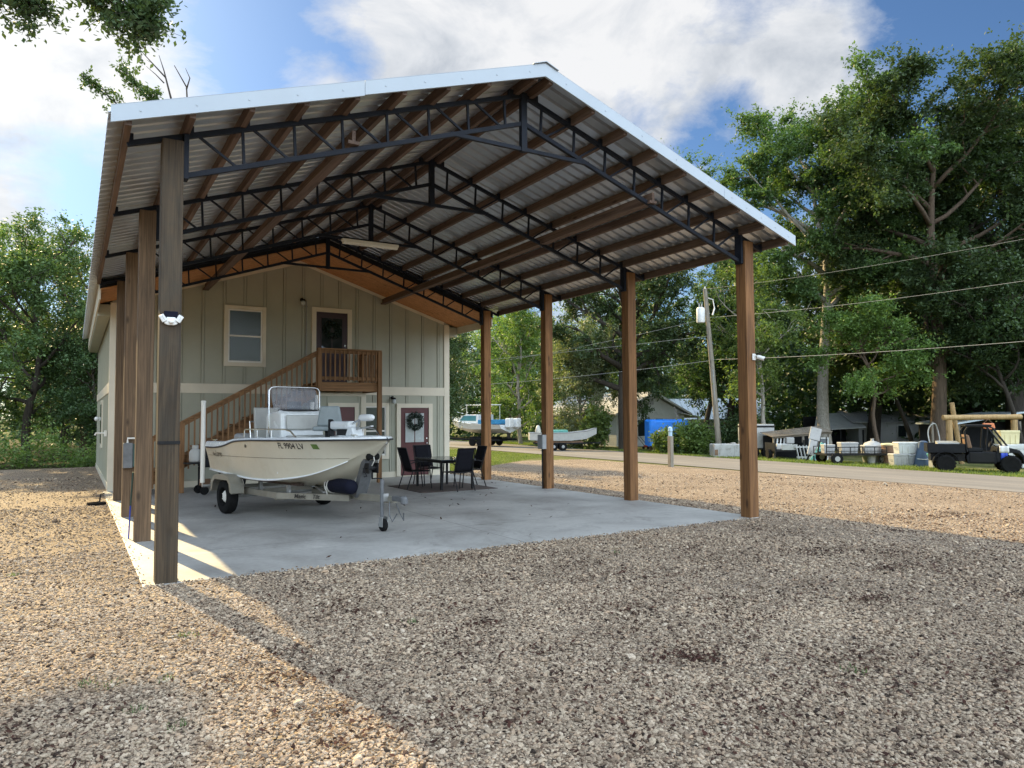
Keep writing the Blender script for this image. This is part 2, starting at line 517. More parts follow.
M['white_box'] = paint('grubby white plastic', (0.38, 0.38, 0.365), 0.5, 0, 0.12, 3, dirt=(0.16, 0.15, 0.12), dirt_amt=0.85, dirt_scale=3.5)
M['grey_box'] = paint('grey plastic', (0.30, 0.31, 0.31), 0.55, 0, 0.15, 4, dirt=(0.15, 0.14, 0.12), dirt_amt=0.5)
M['cream_box'] = paint('cream yellow plastic', (0.66, 0.58, 0.32), 0.5, 0, 0.08, 4)
M['blue_grey'] = paint('faded blue tarpaulin', (0.045, 0.075, 0.125), 0.7, 0, 0.3, 3, 0.2)
M['teal'] = paint('teal plastic', (0.10, 0.33, 0.28), 0.5, 0, 0.15, 4)
M['red'] = paint('faded red paint', (0.32, 0.035, 0.03), 0.5, 0, 0.2, 4)
M['orange'] = paint('orange plastic', (0.65, 0.20, 0.07), 0.5, 0, 0.1, 4)
M['royal'] = paint('royal blue print', (0.02, 0.06, 0.45), 0.5)
M['rust'] = paint('rusty brown drum', (0.18, 0.105, 0.06), 0.75, 0, 0.4, 5, 0.3)
M['house_white'] = paint('off-white clapboard', (0.55, 0.56, 0.53), 0.7, 0, 0.1, 2, dirt=(0.25, 0.25, 0.22), dirt_amt=0.4)
M['house_grey'] = paint('grey siding', (0.42, 0.425, 0.41), 0.7, 0, 0.1, 2)
M['shingle'] = paint('grey roof shingle', (0.36, 0.36, 0.35), 0.9, 0, 0.3, 10, 0.3)
M['pale_metal_roof'] = paint('pale blue-grey metal roof', (0.46, 0.52, 0.56), 0.35, 0.4, 0.1, 2)
M['aluminium'] = paint('dull aluminium', (0.56, 0.57, 0.55), 0.45, 0.2, 0.12, 3)
M['wreath'] = leaf_mat('wreath needles', (0.006, 0.014, 0.009), (0.016, 0.030, 0.018), 0.1)
M['box_green'] = paint('dark green electrical paint', (0.035, 0.075, 0.065), 0.5, 0.2, 0.2, 4)
M['tube_light'] = paint('unlit white tube', (0.78, 0.75, 0.66), 0.35, 0, 0.04, 3)
M['camera_white'] = paint('white camera plastic', (0.70, 0.70, 0.68), 0.4)
M['pale_blue'] = paint('pale blue plastic', (0.35, 0.50, 0.62), 0.5)
M['teal_glass'] = glass('teal tinted glass', (0.06, 0.22, 0.26), 0.06)
M['blue_canvas'] = paint('blue boat canvas', (0.03, 0.20, 0.38), 0.6, 0, 0.2, 3)


# ------------------------------------------------------------------ mesh builder
class MB:
    def __init__(s):
        s.v, s.f = [], []

    def add(s, vs, fs):
        o = len(s.v)
        s.v.extend([tuple(map(float, p)) for p in vs])
        s.f.extend([tuple(i + o for i in f) for f in fs])
        return s

    def box(s, x0, x1, y0, y1, z0, z1):
        return s.add([(x0, y0, z0), (x1, y0, z0), (x1, y1, z0), (x0, y1, z0), (x0, y0, z1), (x1, y0, z1), (x1, y1, z1), (x0, y1, z1)],
                     [(0, 3, 2, 1), (4, 5, 6, 7), (0, 1, 5, 4), (1, 2, 6, 5), (2, 3, 7, 6), (3, 0, 4, 7)])

    def beam(s, p0, p1, w, h, up=(0, 0, 1)):
        p0, p1 = Vector(p0), Vector(p1)
        d = (p1 - p0).normalized()
        up = Vector(up)
        sd = d.cross(up)
        if sd.length < 1e-4:
            sd = d.cross(Vector((1, 0, 0)))
        sd.normalize()
        u = sd.cross(d).normalized()
        a, b = sd * w / 2, u * h / 2
        vs = [p0 - a - b, p0 + a - b, p0 + a + b, p0 - a + b, p1 - a - b, p1 + a - b, p1 + a + b, p1 - a + b]
        return s.add(vs, [(0, 3, 2, 1), (4, 5, 6, 7), (0, 1, 5, 4), (1, 2, 6, 5), (2, 3, 7, 6), (3, 0, 4, 7)])

    def tube(s, pts, r, n=8, caps=True):
        pts = [Vector(p) for p in pts]
        m = len(pts)
        rs = r if isinstance(r, (list, tuple)) else [r] * m
        ref = None
        rings = []
        for i, p in enumerate(pts):
            d = (pts[min(i + 1, m - 1)] - pts[max(i - 1, 0)])
            d = d.normalized() if d.length > 1e-9 else Vector((0, 0, 1))
            if ref is None:
                ref = d.cross(Vector((0, 0, 1)))
                if ref.length < 1e-3:
                    ref = d.cross(Vector((1, 0, 0)))
            ref = (ref - d * ref.dot(d))
            ref.normalize()
            b = d.cross(ref)
            rings.append([p + (ref * math.cos(2 * math.pi * k / n) + b * math.sin(2 * math.pi * k / n)) * rs[i] for k in range(n)])
        vs = [q for rg in rings for q in rg]
        fs = [(i * n + k, i * n + (k + 1) % n, (i + 1) * n + (k + 1) % n, (i + 1) * n + k) for i in range(m - 1) for k in range(n)]
        if caps:
            fs += [tuple(range(n))[::-1], tuple((m - 1) * n + k for k in range(n))]
        return s.add(vs, fs)

    def prism(s, poly, ext):
        n = len(poly)
        e = Vector(ext)
        vs = [Vector(p) for p in poly] + [Vector(p) + e for p in poly]
        fs = [tuple(range(n))[::-1], tuple(n + k for k in range(n))] + [(k, (k + 1) % n, n + (k + 1) % n, n + k) for k in range(n)]
        return s.add(vs, fs)

    def lathe(s, prof, c=(0, 0, 0), n=20, axis='z', caps=True):
        c = Vector(c)
        vs = []
        for r, h in prof:
            for k in range(n):
                a = 2 * math.pi * k / n
                q = (r * math.cos(a), r * math.sin(a), h)
                if axis == 'x':
                    q = (h, r * math.cos(a), r * math.sin(a))
                elif axis == 'y':
                    q = (r * math.sin(a), h, r * math.cos(a))
                vs.append(c + Vector(q))
        m = len(prof)
        fs = [(i * n + k, i * n + (k + 1) % n, (i + 1) * n + (k + 1) % n, (i + 1) * n + k) for i in range(m - 1) for k in range(n)]
        if caps == 'ring':
            fs += [((m - 1) * n + k, (m - 1) * n + (k + 1) % n, (k + 1) % n, k) for k in range(n)]
        elif caps:
            fs += [tuple(range(n))[::-1], tuple((m - 1) * n + k for k in range(n))]
        return s.add(vs, fs)

    def grid(s, fn, nu, nv):
        vs = [fn(i / nu, j / nv) for j in range(nv + 1) for i in range(nu + 1)]
        fs = [(j * (nu + 1) + i, j * (nu + 1) + i + 1, (j + 1) * (nu + 1) + i + 1, (j + 1) * (nu + 1) + i) for j in range(nv) for i in range(nu)]
        return s.add(vs, fs)

    def ell(s, c, r, nu=14, nv=9, wob=0.0):
        c = Vector(c)
        vs, fs = [], []
        for j in range(nv + 1):
            th = math.pi * j / nv
            for i in range(nu):
                ph = 2 * math.pi * i / nu
                k = 1 + random.uniform(-wob, wob)
                vs.append(c + Vector((r[0] * math.sin(th) * math.cos(ph) * k, r[1] * math.sin(th) * math.sin(ph) * k, r[2] * math.cos(th) * k)))
        for j in range(nv):
            for i in range(nu):
                fs.append((j * nu + i, (j + 1) * nu + i, (j + 1) * nu + (i + 1) % nu, j * nu + (i + 1) % nu))
        return s.add(vs, fs)

    def moved(s, loc=(0, 0, 0), rz=0.0):
        m = Matrix.Translation(loc) @ Matrix.Rotation(rz, 4, 'Z')
        s.v = [tuple(m @ Vector(p)) for p in s.v]
        return s

    def build(s, name, mat, parent=None, smooth=False, bevel=0.0, world=False, solid=0.0):
        v = s.v
        if world and parent is not None:
            inv = wm(parent).inverted()
            v = [tuple(inv @ Vector(p)) for p in v]
        me = bpy.data.meshes.new(name)
        me.from_pydata(v, [], s.f)
        me.validate()
        me.update()
        o = bpy.data.objects.new(name, me)
        COL.objects.link(o)
        me.materials.append(mat if not isinstance(mat, str) else M[mat])
        if parent is not None:
            o.parent = parent
        import bmesh
        bm = bmesh.new()
        bm.from_mesh(me)
        bmesh.ops.recalc_face_normals(bm, faces=bm.faces)
        bm.to_mesh(me)
        bm.free()
        if smooth:
            for p in me.polygons:
                p.use_smooth = True
            if smooth == 'auto':
                me.set_sharp_from_angle(angle=R(35))
        if solid:
            md = o.modifiers.new('thickness', 'SOLIDIFY')
            md.thickness = solid
        if bevel:
            md = o.modifiers.new('edges', 'BEVEL')
            md.width = bevel
            md.segments = 2
            md.limit_method = 'ANGLE'
            md.angle_limit = R(40)
        return o


def wm(o):
    m = Matrix.Translation(o.location) @ o.rotation_euler.to_matrix().to_4x4()
    return wm(o.parent) @ m if o.parent else m


def tag(o, label=None, cat=None, group=None, kind=None):
    for k, x in (('label', label), ('category', cat), ('group', group), ('kind', kind)):
        if x:
            o[k] = x
    return o


def thing(name, label, cat, loc=(0, 0, 0), rz=0.0, group=None):
    o = bpy.data.objects.new(name, None)
    COL.objects.link(o)
    o.location = loc
    o.rotation_euler = (0, 0, rz)
    o.empty_display_size = 0.2
    return tag(o, label, cat, group)


def copy_tree(o, parent=None):
    c = o.copy()
    COL.objects.link(c)
    if parent is not None:
        c.parent = parent
    for ch in list(o.children):
        copy_tree(ch, c)
    return c


def dup(o, loc, rz, label, group=None):
    c = copy_tree(o)
    c.location = loc
    c.rotation_euler = (0, 0, rz)
    c['label'] = label
    if group:
        c['group'] = group
    return c


def np_mesh(name, v, f, mat, parent=None, quads=True):
    """fast mesh from numpy arrays; every face has f.shape[1] corners"""
    me = bpy.data.meshes.new(name)
    nv, nf, k = len(v), len(f), f.shape[1]
    me.vertices.add(nv)
    me.vertices.foreach_set('co', np.ascontiguousarray(v, np.float32).ravel())
    me.loops.add(nf * k)
    me.loops.foreach_set('vertex_index', np.ascontiguousarray(f, np.int32).ravel())
    me.polygons.add(nf)
    me.polygons.foreach_set('loop_start', np.arange(0, nf * k, k, dtype=np.int32))
    me.update(calc_edges=True)
    me.materials.append(M[mat])
    o = bpy.data.objects.new(name, me)
    COL.objects.link(o)
    if parent is not None:
        o.parent = parent
    return o


def text_mesh(s, size, extrude=0.001, shear=0.0):
    cu = bpy.data.curves.new('lettering', 'FONT')
    cu.body = s
    cu.size = size
    cu.extrude = extrude
    cu.shear = shear
    cu.offset = size * 0.022
    cu.align_x = 'CENTER'
    cu.align_y = 'CENTER'
    o = bpy.data.objects.new('lettering', cu)
    COL.objects.link(o)
    bpy.context.view_layer.update()
    dg = bpy.context.evaluated_depsgraph_get()
    me = bpy.data.meshes.new_from_object(o.evaluated_get(dg))
    vs = [tuple(p.co) for p in me.vertices]
    fs = [tuple(p.vertices) for p in me.polygons]
    bpy.data.objects.remove(o)
    bpy.data.curves.remove(cu)
    bpy.data.meshes.remove(me)
    return vs, fs


# ------------------------------------------------------------------ the setting
def strip_sheet(name, mat, xs, ylo, yhi, ny, off, kind='structure'):
    m = MB()
    vs = []
    for j in range(ny + 1):
        for x in xs:
            a, b = ylo(x), yhi(x)
            y = a + (b - a) * j / ny
            vs.append((x, y, zg(x) + off))
    n = len(xs)
    fs = [(j * n + i, j * n + i + 1, (j + 1) * n + i + 1, (j + 1) * n + i) for j in range(ny) for i in range(n - 1)]
    m.add(vs, fs)
    return tag(m.build(name, mat), kind=kind)


strip_sheet('ground', 'dirt', [-700, -60, 9.2, 10.8, 60, 900], lambda x: -500, lambda x: 900, 4, -0.016)
strip_sheet('woodland_floor', 'woodsoil', [-60, -20, 0, 9.0], lambda x: 22.6, lambda x: 80, 3, -0.010)


def gy_hi(x):
    return float(np.interp(x, [-60, 9.2, 9.201, 17, 40], [22.6, 22.6, 13.0, 20.0, 21.0]))


strip_sheet('gravel_yard', 'gravel', [-16, -8, -0.2, 4, 9.2, 9.2011, 10.8, 14, 17, 20.6], lambda x: -34, gy_hi, 6, 0.0)
near = lambda y: 20.3 + 0.06 * y
far = lambda y: 26.6 + 0.1 * y
m = MB()
ys = list(range(-60, 201, 20))
vs = []
for y in ys:
    for k in range(5):
        x = near(y) + (far(y) - near(y)) * k / 4
        vs.append((x, y, zg(x) + 0.008))
m.add(vs, [(j * 5 + i, j * 5 + i + 1, (j + 1) * 5 + i + 1, (j + 1) * 5 + i) for j in range(len(ys) - 1) for i in range(4)])
tag(m.build('road', 'road'), kind='structure')
m = MB()
vs = []
for y in ys:
    for k in range(3):
        x = far(y) - 0.25 + k * 1.6
        vs.append((x, y, zg(x) - 0.004))
m.add(vs, [(j * 3 + i, j * 3 + i + 1, (j + 1) * 3 + i + 1, (j + 1) * 3 + i) for j in range(len(ys) - 1) for i in range(2)])
tag(m.build('grass_verge', 'verge'), kind='structure')
m = MB().box(-0.12, 9.2, -0.02, 11.6, -0.14, 0.0)
tag(m.build('concrete_slab', 'concrete', bevel=0.012), kind='structure')


# loose gravel stones lying over the bed
def gravel_stones():
    tmpl = []
    for s in range(7):
        me = bpy.data.meshes.new('pebble_shape')
        import bmesh
        bm = bmesh.new()
        bmesh.ops.create_icosphere(bm, subdivisions=1, radius=1.0)
        rr = np.random.default_rng(s)
        ax = rr.uniform(0.65, 1.15, 3)
        for v in bm.verts:
            k = rr.uniform(0.75, 1.2)
            v.co = Vector((v.co.x * ax[0] * 1.15 * k, v.co.y * ax[1] * k, v.co.z * 0.55 * k))
        bm.to_mesh(me)
        bm.free()
        me.materials.append(M['stone'])
        tmpl.append(me)
    col = bpy.data.collections.new('pebble_shapes')
    for me in tmpl:
        col.objects.link(bpy.data.objects.new('pebble', me))
    pts = []
    for r0, r1, dens in ((2.6, 5.0, 4600), (5.0, 7.5, 2500), (7.5, 11.0, 1100), (11.0, 17.0, 330), (17.0, 26.0, 60)):
        a0, a1 = _yaw - R(47), _yaw + R(47)
        n = int(dens * 0.5 * (a1 - a0) * (r1 * r1 - r0 * r0))
        r = np.sqrt(rng.uniform(r0 * r0, r1 * r1, n))
        a = rng.uniform(a0, a1, n)
        x = CAM.x + r * np.sin(a)
        y = CAM.y + r * np.cos(a)
        sz = rng.lognormal(math.log(0.0088), 0.34, n) * (1 + 0.05 * np.maximum(0, r - 5))
        keep = ~((x > -0.13) & (x < 9.21) & (y > -0.03)) & (x < near(y) - 0.3) & ((x < 9.2) | (y < 12.8 + (x - 9.2) * 0.85)) & (y < 22.4)
        z = np.interp(x, [-1e4, 9.2, 10.8, 60], [-0.006, -0.006, -0.16, -1.0]) + sz * rng.uniform(0.0, 0.5, n)
        pts.append(np.stack([x, y, z, sz], 1)[keep])
    # stones spilling on to the slab edge
    n = 900
    x = rng.uniform(-0.1, 9.0, n)
    y = -0.045 + rng.exponential(0.035, n)
    pts.append(np.stack([x, y, np.full(n, 0.004), rng.uniform(0.006, 0.013, n)], 1))
    n = 160
    y = rng.uniform(0, 11, n)
    x = -0.12 + rng.exponential(0.05, n)
    pts.append(np.stack([x, y, np.full(n, 0.004), rng.uniform(0.006, 0.013, n)], 1))
    p = np.concatenate(pts)
    me = bpy.data.meshes.new('gravel_stones')
    me.vertices.add(len(p))
    me.vertices.foreach_set('co', np.ascontiguousarray(p[:, :3], np.float32).ravel())
    at = me.attributes.new('size', 'FLOAT', 'POINT')
    at.data.foreach_set('value', p[:, 3].astype(np.float32))
    me.update()
    o = bpy.data.objects.new('gravel_stones', me)
    COL.objects.link(o)
    me.materials.append(M['stone'])
    tag(o, 'pale mixed river stones spread over the gravel yard', 'gravel', kind='stuff')
    ng = bpy.data.node_groups.new('scatter', 'GeometryNodeTree')
    ng.interface.new_socket('Geometry', in_out='INPUT', socket_type='NodeSocketGeometry')
    ng.interface.new_socket('Geometry', in_out='OUTPUT', socket_type='NodeSocketGeometry')
    gi, go = ng.nodes.new('NodeGroupInput'), ng.nodes.new('NodeGroupOutput')
    ci = ng.nodes.new('GeometryNodeCollectionInfo')
    ci.inputs['Collection'].default_value = col
    ci.inputs['Separate Children'].default_value = True
    ci.inputs['Reset Children'].default_value = True
    ip = ng.nodes.new('GeometryNodeInstanceOnPoints')
    ip.inputs['Pick Instance'].default_value = True
    rv = ng.nodes.new('FunctionNodeRandomValue')
    rv.data_type = 'FLOAT_VECTOR'
    rv.inputs[0].default_value = (-0.5, -0.5, 0)
    rv.inputs[1].default_value = (0.5, 0.5, 6.28)
    na = ng.nodes.new('GeometryNodeInputNamedAttribute')
    na.data_type = 'FLOAT'
    na.inputs['Name'].default_value = 'size'
    L = ng.links.new
    L(gi.outputs[0], ip.inputs['Points'])
    L(ci.outputs[0], ip.inputs['Instance'])
    L(rv.outputs[0], ip.inputs['Rotation'])
    L(na.outputs[0], ip.inputs['Scale'])
    L(ip.outputs[0], go.inputs[0])
    md = o.modifiers.new('scatter', 'NODES')
    md.node_group = ng


gravel_stones()


def flakes(name, n, xf, size, mat, label, cat, zoff=0.02):
    x, y = xf(n)
    n = len(x)
    z = np.array([zg(a) for a in x]) + zoff
    c = np.stack([x, y, z], 1)
    a = rng.uniform(0, 6.28, n)
    s = rng.uniform(0.6, 1.4, n) * size
    d = np.stack([np.cos(a), np.sin(a), rng.uniform(-0.5, 0.5, n)], 1) * s[:, None]
    e = np.stack([-np.sin(a), np.cos(a), rng.uniform(-0.5, 0.5, n)], 1) * s[:, None] * 0.45
    v = np.stack([c - d, c + e, c + d, c - e], 1).reshape(-1, 3)
    f = np.arange(4 * n).reshape(-1, 4)
    return tag(np_mesh(name, v, f, mat), label, cat, kind='stuff')


def litter_xy(n):
    k = n // 3
    x = [rng.uniform(-6, 0, k)]
    y = [rng.uniform(9, 22.5, k)]
    for _ in range(150):                      # drifts of leaves over the gravel
        cx_, cy_ = rng.uniform(-3.5, 14), rng.uniform(-6.5, -0.5)
        q = int(rng.integers(12, 130))
        sp = rng.uniform(0.08, 0.22)
        x.append(cx_ + rng.normal(0, sp * 1.6, q))
        y.append(cy_ + rng.normal(0, sp, q))
    k2 = n // 6
    x.append(rng.uniform(-5, 16, k2))
    y.append(rng.uniform(-7, 12, k2))
    x, y = np.concatenate(x), np.concatenate(y)
    keep = ~((x > -0.14) & (x < 9.3) & (y > -0.05))
    return x[keep], y[keep]


flakes('leaf_litter', 4500, litter_xy, 0.018, 'litter', 'dry brown fallen leaves drifted over the gravel', 'leaf litter')


def slab_xy(n):
    x = np.concatenate([rng.uniform(1.5, 9, n), rng.normal(6.2, 0.9, n // 2)])
    y = np.concatenate([rng.uniform(0.2, 9, n), rng.normal(5.5, 1.2, n // 2)])
    return x, y


o = flakes('slab_debris', 36, slab_xy, 0.030, 'litter', 'few dark dry leaves scattered on the concrete slab', 'leaf litter', 0.044)


def blades(name, n, xf, hgt, wid, mat, label, cat):
    x, y = xf(n)
    n = len(x)
    z = np.array([zg(a) for a in x]) - 0.02
    c = np.stack([x, y, z], 1)
    a = rng.uniform(0, 6.28, n)
    w = np.stack([np.cos(a), np.sin(a), np.zeros(n)], 1) * (wid * rng.uniform(0.6, 1.4, n))[:, None]
    h = hgt * rng.uniform(0.4, 1.5, n)
    tip = c + np.stack([rng.normal(0, 0.35, n) * h, rng.normal(0, 0.35, n) * h, h], 1)
    v = np.stack([c - w, c + w, tip], 1).reshape(-1, 3)
    f = np.arange(3 * n).reshape(-1, 3)
    return tag(np_mesh(name, v, f, mat), label, cat, kind='stuff')


def verge_xy(n):
    y = rng.uniform(-4, 60, n)
    x = 26.6 + 0.1 * y - 0.1 + rng.uniform(0, 1, n) ** 1.3 * 3.0
    return x, y


blades('verge_grass', 46000, verge_xy, 0.10, 0.018, 'grass', 'sunlit grass along the far edge of the road', 'grass')


def near_xy(n):
    y = rng.uniform(13, 34, n)
    x = rng.uniform(9.4, 21.5, n)
    keep = (y > 13.2 + (x - 9.2) * 0.90) & (x < near(y) - 0.1)
    return x[keep], y[keep]


blades('lawn_grass', 60000, near_xy, 0.06, 0.014, 'grass', 'bright mown grass beyond the gravel beside the house', 'grass')


def tuft_xy(n):
    cx_ = np.array([0.03, -0.20, -0.40, -0.25, -0.65, 1.69, 3.72, -0.52, -1.3, 5.1])
    cy_ = np.array([-2.10, -3.07, -3.54, -3.90, -2.87, -2.70, -5.35, -2.99, 1.4, -1.2])
    i = rng.integers(0, len(cx_), n)
    return cx_[i] + rng.normal(0, 0.035, n), cy_[i] + rng.normal(0, 0.035, n)


blades('gravel_weeds', 480, tuft_xy, 0.046, 0.005, 'leaf_mid', 'small green weeds sprouting through the gravel', 'weeds')

# ------------------------------------------------------------------ carport
XL, XR, PW = 0.0, 8.966, 0.21            # post faces
XA = 4.588                               # ridge line
TR_Y = [0.105, 3.153, 6.201, 9.249]      # the four bents
SL = 0.335


def zr(x):
    """underside of the roof sheet"""
    return 4.8675 + SL * (x if x <= XA else 2 * XA - x)


carport = thing('carport', 'tall open carport of timber posts and black steel trusses under a metal gable roof', 'carport', (0, 0, 0))
for side, x0 in (('L', XL), ('R', XR)):
    for i, y in enumerate(TR_Y):
        zt = zr(x0 + PW / 2) - 0.20
        m = MB().box(x0, x0 + PW, y - PW / 2, y + PW / 2, -0.12, zt - 0.01)
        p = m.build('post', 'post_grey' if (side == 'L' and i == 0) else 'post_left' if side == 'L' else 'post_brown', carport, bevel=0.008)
        if side == 'L' and i == 0:
            p['label'] = 'weathered grey front post with a floodlight on it'


def truss(y):
    t = MB()
    for sgn in (1, -1):
        X = lambda x: x if sgn == 1 else 2 * XA - x
        top = lambda x: zr(min(x, XA)) - 0.165           # centre of top chord
        bot = lambda x: 4.35 + 0.343 * (x - 0.25)
        t.beam((X(-0.33), y, top(-0.33)), (X(XA), y, top(XA)), 0.052, 0.056)
        t.beam((X(0.23), y, bot(0.23)), (X(XA - 0.03), y, bot(XA - 0.03)), 0.052, 0.056)
        # webs
        ps = [0.25 + 0.575 * k for k in range(8)]
        for k, x in enumerate(ps):
            if k:
                t.beam((X(x), y, top(x)), (X(x + 0.02), y, bot(x + 0.02)), 0.030, 0.030, (0, 1, 0))
            if k < 7:
                t.beam((X(x + 0.10), y, top(x + 0.10)), (X(ps[k + 1] - 0.05), y, bot(ps[k + 1] - 0.05)), 0.027, 0.027, (0, 1, 0))
        # clips holding the purlins
        for k in range(9):
            x = -0.30 + 0.585 * k
            t.box(X(x) - 0.03, X(x) + 0.03, y - 0.028, y + 0.028, top(x) + 0.02, zr(x) - 0.06)
    t.beam((3.45, y, 5.465), (2 * XA - 3.45, y, 5.465), 0.048, 0.05)
    o = t.build('truss', 'truss', carport)
    k = MB().box(XA - 0.045, XA + 0.045, y - 0.036, y + 0.036, 5.43, zr(XA) - 0.13)
    k.build('king_post', 'truss', o)
    for x in (0.213, XR - 0.053):
        MB().box(x, x + 0.05, y - 0.07, y + 0.07, 4.30, 4.79).build('end_plate', 'truss', o)
    return o


for y in TR_Y:
    truss(y)
for sgn in (1, -1):
    X = lambda x: x if sgn == 1 else 2 * XA - x
    for k in range(9):
        x = -0.345 + 0.585 * k
        if k == 8:
            x = XA - 0.12
        m = MB().box(X(x) - 0.03, X(x) + 0.03, -0.42, 9.30, zr(x) - 0.150, zr(x) - 0.012)
        m.build('purlin', 'purlin', carport)
for x in (2.10, 6.93):
    m = MB().box(x - 0.07, x + 0.07, 0.02, 11.56, 5.035, 5.075)
    m.box(x - 0.022, x + 0.022, 0.02, 11.56, 5.075, 5.20)
    m.build('brace_board', 'purlin', carport)


def rib_profile(y0, y1):
    """ribbed sheet section along y: list of (y, height)"""
    out = []
    y = y0
    P = 0.229
    k = 0
    while y < y1:
        b = y
        for dy, h in ((0.0, 0.0), (0.014, 0.050), (0.058, 0.050), (0.072, 0.0)):
            if b + dy <= y1:
                out.append((b + dy, h))
        y += P
    out.append((y1, 0.0))
    return out


def roof_sheet(y0, y1, name, parent, x_eave=-0.52):
    for sgn in (1, -1):
        X = lambda x: x if sgn == 1 else 2 * XA - x
        pr = rib_profile(y0, y1)
        m = MB()
        xs = [x_eave, 0.6, 2.0, 3.3, XA - 0.01]
        n = len(xs)
        vs = [(X(x), y, zr(x) + h) for y, h in pr for x in xs]
        m.add(vs, [(j * n + i, j * n + i + 1, (j + 1) * n + i + 1, (j + 1) * n + i) for j in range(len(pr) - 1) for i in range(n - 1)])
        m.build(name, 'roof_metal', parent, solid=0.0015)


roof_sheet(-0.44, 9.335, 'roof_sheet', carport)
# white rake trim along the front gable and a ridge cap
for sgn in (1, -1):
    X = lambda x: x if sgn == 1 else 2 * XA - x
    for a, b_ in ((-0.50, 2.06), (2.064, XA)) if sgn == 1 else ((-0.50, 1.2), (1.204, XA)):
        poly = [(X(a), -0.475, zr(a) + 0.05), (X(b_), -0.475, zr(b_) + 0.05), (X(b_), -0.475, zr(b_) - 0.125), (X(a), -0.475, zr(a) - 0.115)]
        m = MB().prism(poly, (0, 0.032, 0))
        # top flange folded over the sheet
        poly = [(X(a), -0.475, zr(a) + 0.052), (X(b_), -0.475, zr(b_) + 0.052), (X(b_), -0.475, zr(b_) + 0.056), (X(a), -0.475, zr(a) + 0.056)]
        m.prism(poly, (0, 0.18, 0))
        for q in range(5):                   # fixing screws
            x = a + (b_ - a) * (q + 0.5) / 5
            m.box(X(x) - 0.008, X(x) + 0.008, -0.480, -0.474, zr(x) - 0.045, zr(x) - 0.030)
        m.build('rake_trim', 'white_trim_metal', carport)
m = MB()
for sgn in (1, -1):
    X = lambda x: x if sgn == 1 else 2 * XA - x
    m.prism([(XA, -0.50, zr(XA) + 0.075), (X(XA - 0.2), -0.50, zr(XA - 0.2) + 0.068), (X(XA - 0.2), -0.50, zr(XA - 0.2) + 0.060), (XA, -0.50, zr(XA) + 0.066)], (0, 9.83, 0))
m.build('ridge_cap', 'white_trim_metal', carport)

# strip light on the third truss
lt = thing('strip_light', 'long white fluorescent strip light hung under the trusses near the ridge', 'strip light', (4.55, 6.12, 5.36))
MB().box(-0.62, 0.62, -0.05, 0.05, 0.02, 0.075).build('light_housing', 'tube_light', lt, bevel=0.006)
m = MB().prism([(-0.60, -0.055, 0.02), (-0.60, 0.055, 0.02), (-0.60, 0.04, -0.03), (-0.60, -0.04, -0.03)], (1.20, 0, 0))
m.build('light_diffuser', 'tube_light', lt, bevel=0.008)

# ------------------------------------------------------------------ house
HY0, HY1, HX0, HX1 = 11.6, 22.2, 0.0, 9.05
XM = (HX0 + HX1) / 2


def zw(x):
    """top of the gable wall under the soffit"""
    return 4.60 + 0.325 * (x - HX0 if x <= XM else HX1 - x)


house = thing('house', 'two-storey grey-green board and batten gable house behind the carport', 'house', (0, 0, 0))
m = MB().prism([(HX0, HY0, 0.0), (HX1, HY0, 0.0), (HX1, HY0, zw(HX1)), (XM, HY0, zw(XM)), (HX0, HY0, zw(HX0))], (0, HY1 - HY0, 0))
x = HX1 - 0.34
while x > HX0 + 0.15:
    m.box(x - 0.026, x + 0.026, HY0 - 0.030, HY0, 2.63, zw(x) - 0.02)
    m.box(x - 0.026, x + 0.026, HY0 - 0.030, HY0, 0.16, 2.38)
    x -= 0.512
y = HY0 + 0.5
while y < HY1:
    for xx in (HX0 - 0.02, HX1):
        m.box(xx, xx + 0.02, y - 0.022, y + 0.022, 0.16, 2.38)
        m.box(xx, xx + 0.02, y - 0.022, y + 0.022, 2.63, 4.5)
    y += 0.512
xb_ = [HX1 - 0.34 - 0.512 * k for k in range(18)]
xb_ = [HX1 - 0.14 + 0.02] + [q for q in xb_ if q > HX0 + 0.15] + [HX0 + 0.12]
for q1, q0 in zip(xb_[:-1], xb_[1:]):       # the boards stand a little proud, so each batten sits between two narrow grooves
    a, b_ = q0 + 0.044, q1 - 0.044
    if b_ - a < 0.05:
        continue
    ym = HY0 - 0.016
    if a < XM < b_:
        m.prism([(a, ym, 2.632), (b_, ym, 2.632), (b_, ym, zw(b_) - 0.03), (XM, ym, zw(XM) - 0.03), (a, ym, zw(a) - 0.03)], (0, 0.0155, 0))
    else:
        m.prism([(a, ym, 2.632), (b_, ym, 2.632), (b_, ym, zw(b_) - 0.03), (a, ym, zw(a) - 0.03)], (0, 0.0155, 0))
    m.box(a, b_, ym, HY0 - 0.0005, 0.162, 2.383)
m.build('wall', 'siding', house)
m = MB()                                  # corner, band, base and rake trim
T = 0.035
for x0, x1 in ((HX0 - T, HX0 + 0.14), (HX1 - 0.14, HX1 + T)):
    m.box(x0, x1, HY0 - T, HY0 + 0.002, 0.0, 4.56)
m.box(HX0 - T, HX0 - 0.001, HY0 + 0.002, HY0 + 0.14, 0.0, 4.5)
m.box(HX1 + 0.001, HX1 + T, HY0 + 0.002, HY0 + 0.14, 0.0, 4.5)
m.box(HX0 + 0.141, HX1 - 0.141, HY0 - T + 0.004, HY0, 2.385, 2.63)
m.box(HX0 - T + 0.004, HX0, HY0 + 0.141, HY1, 2.385, 2.63)
m.box(HX1, HX1 + T - 0.004, HY0 + 0.141, HY1, 2.385, 2.63)
m.box(HX0 + 0.141, HX1 - 0.141, HY0 - T + 0.006, HY0, 0.0, 0.16)
m.box(HX0 - T + 0.006, HX0, HY0 + 0.141, HY1, 0.0, 0.16)
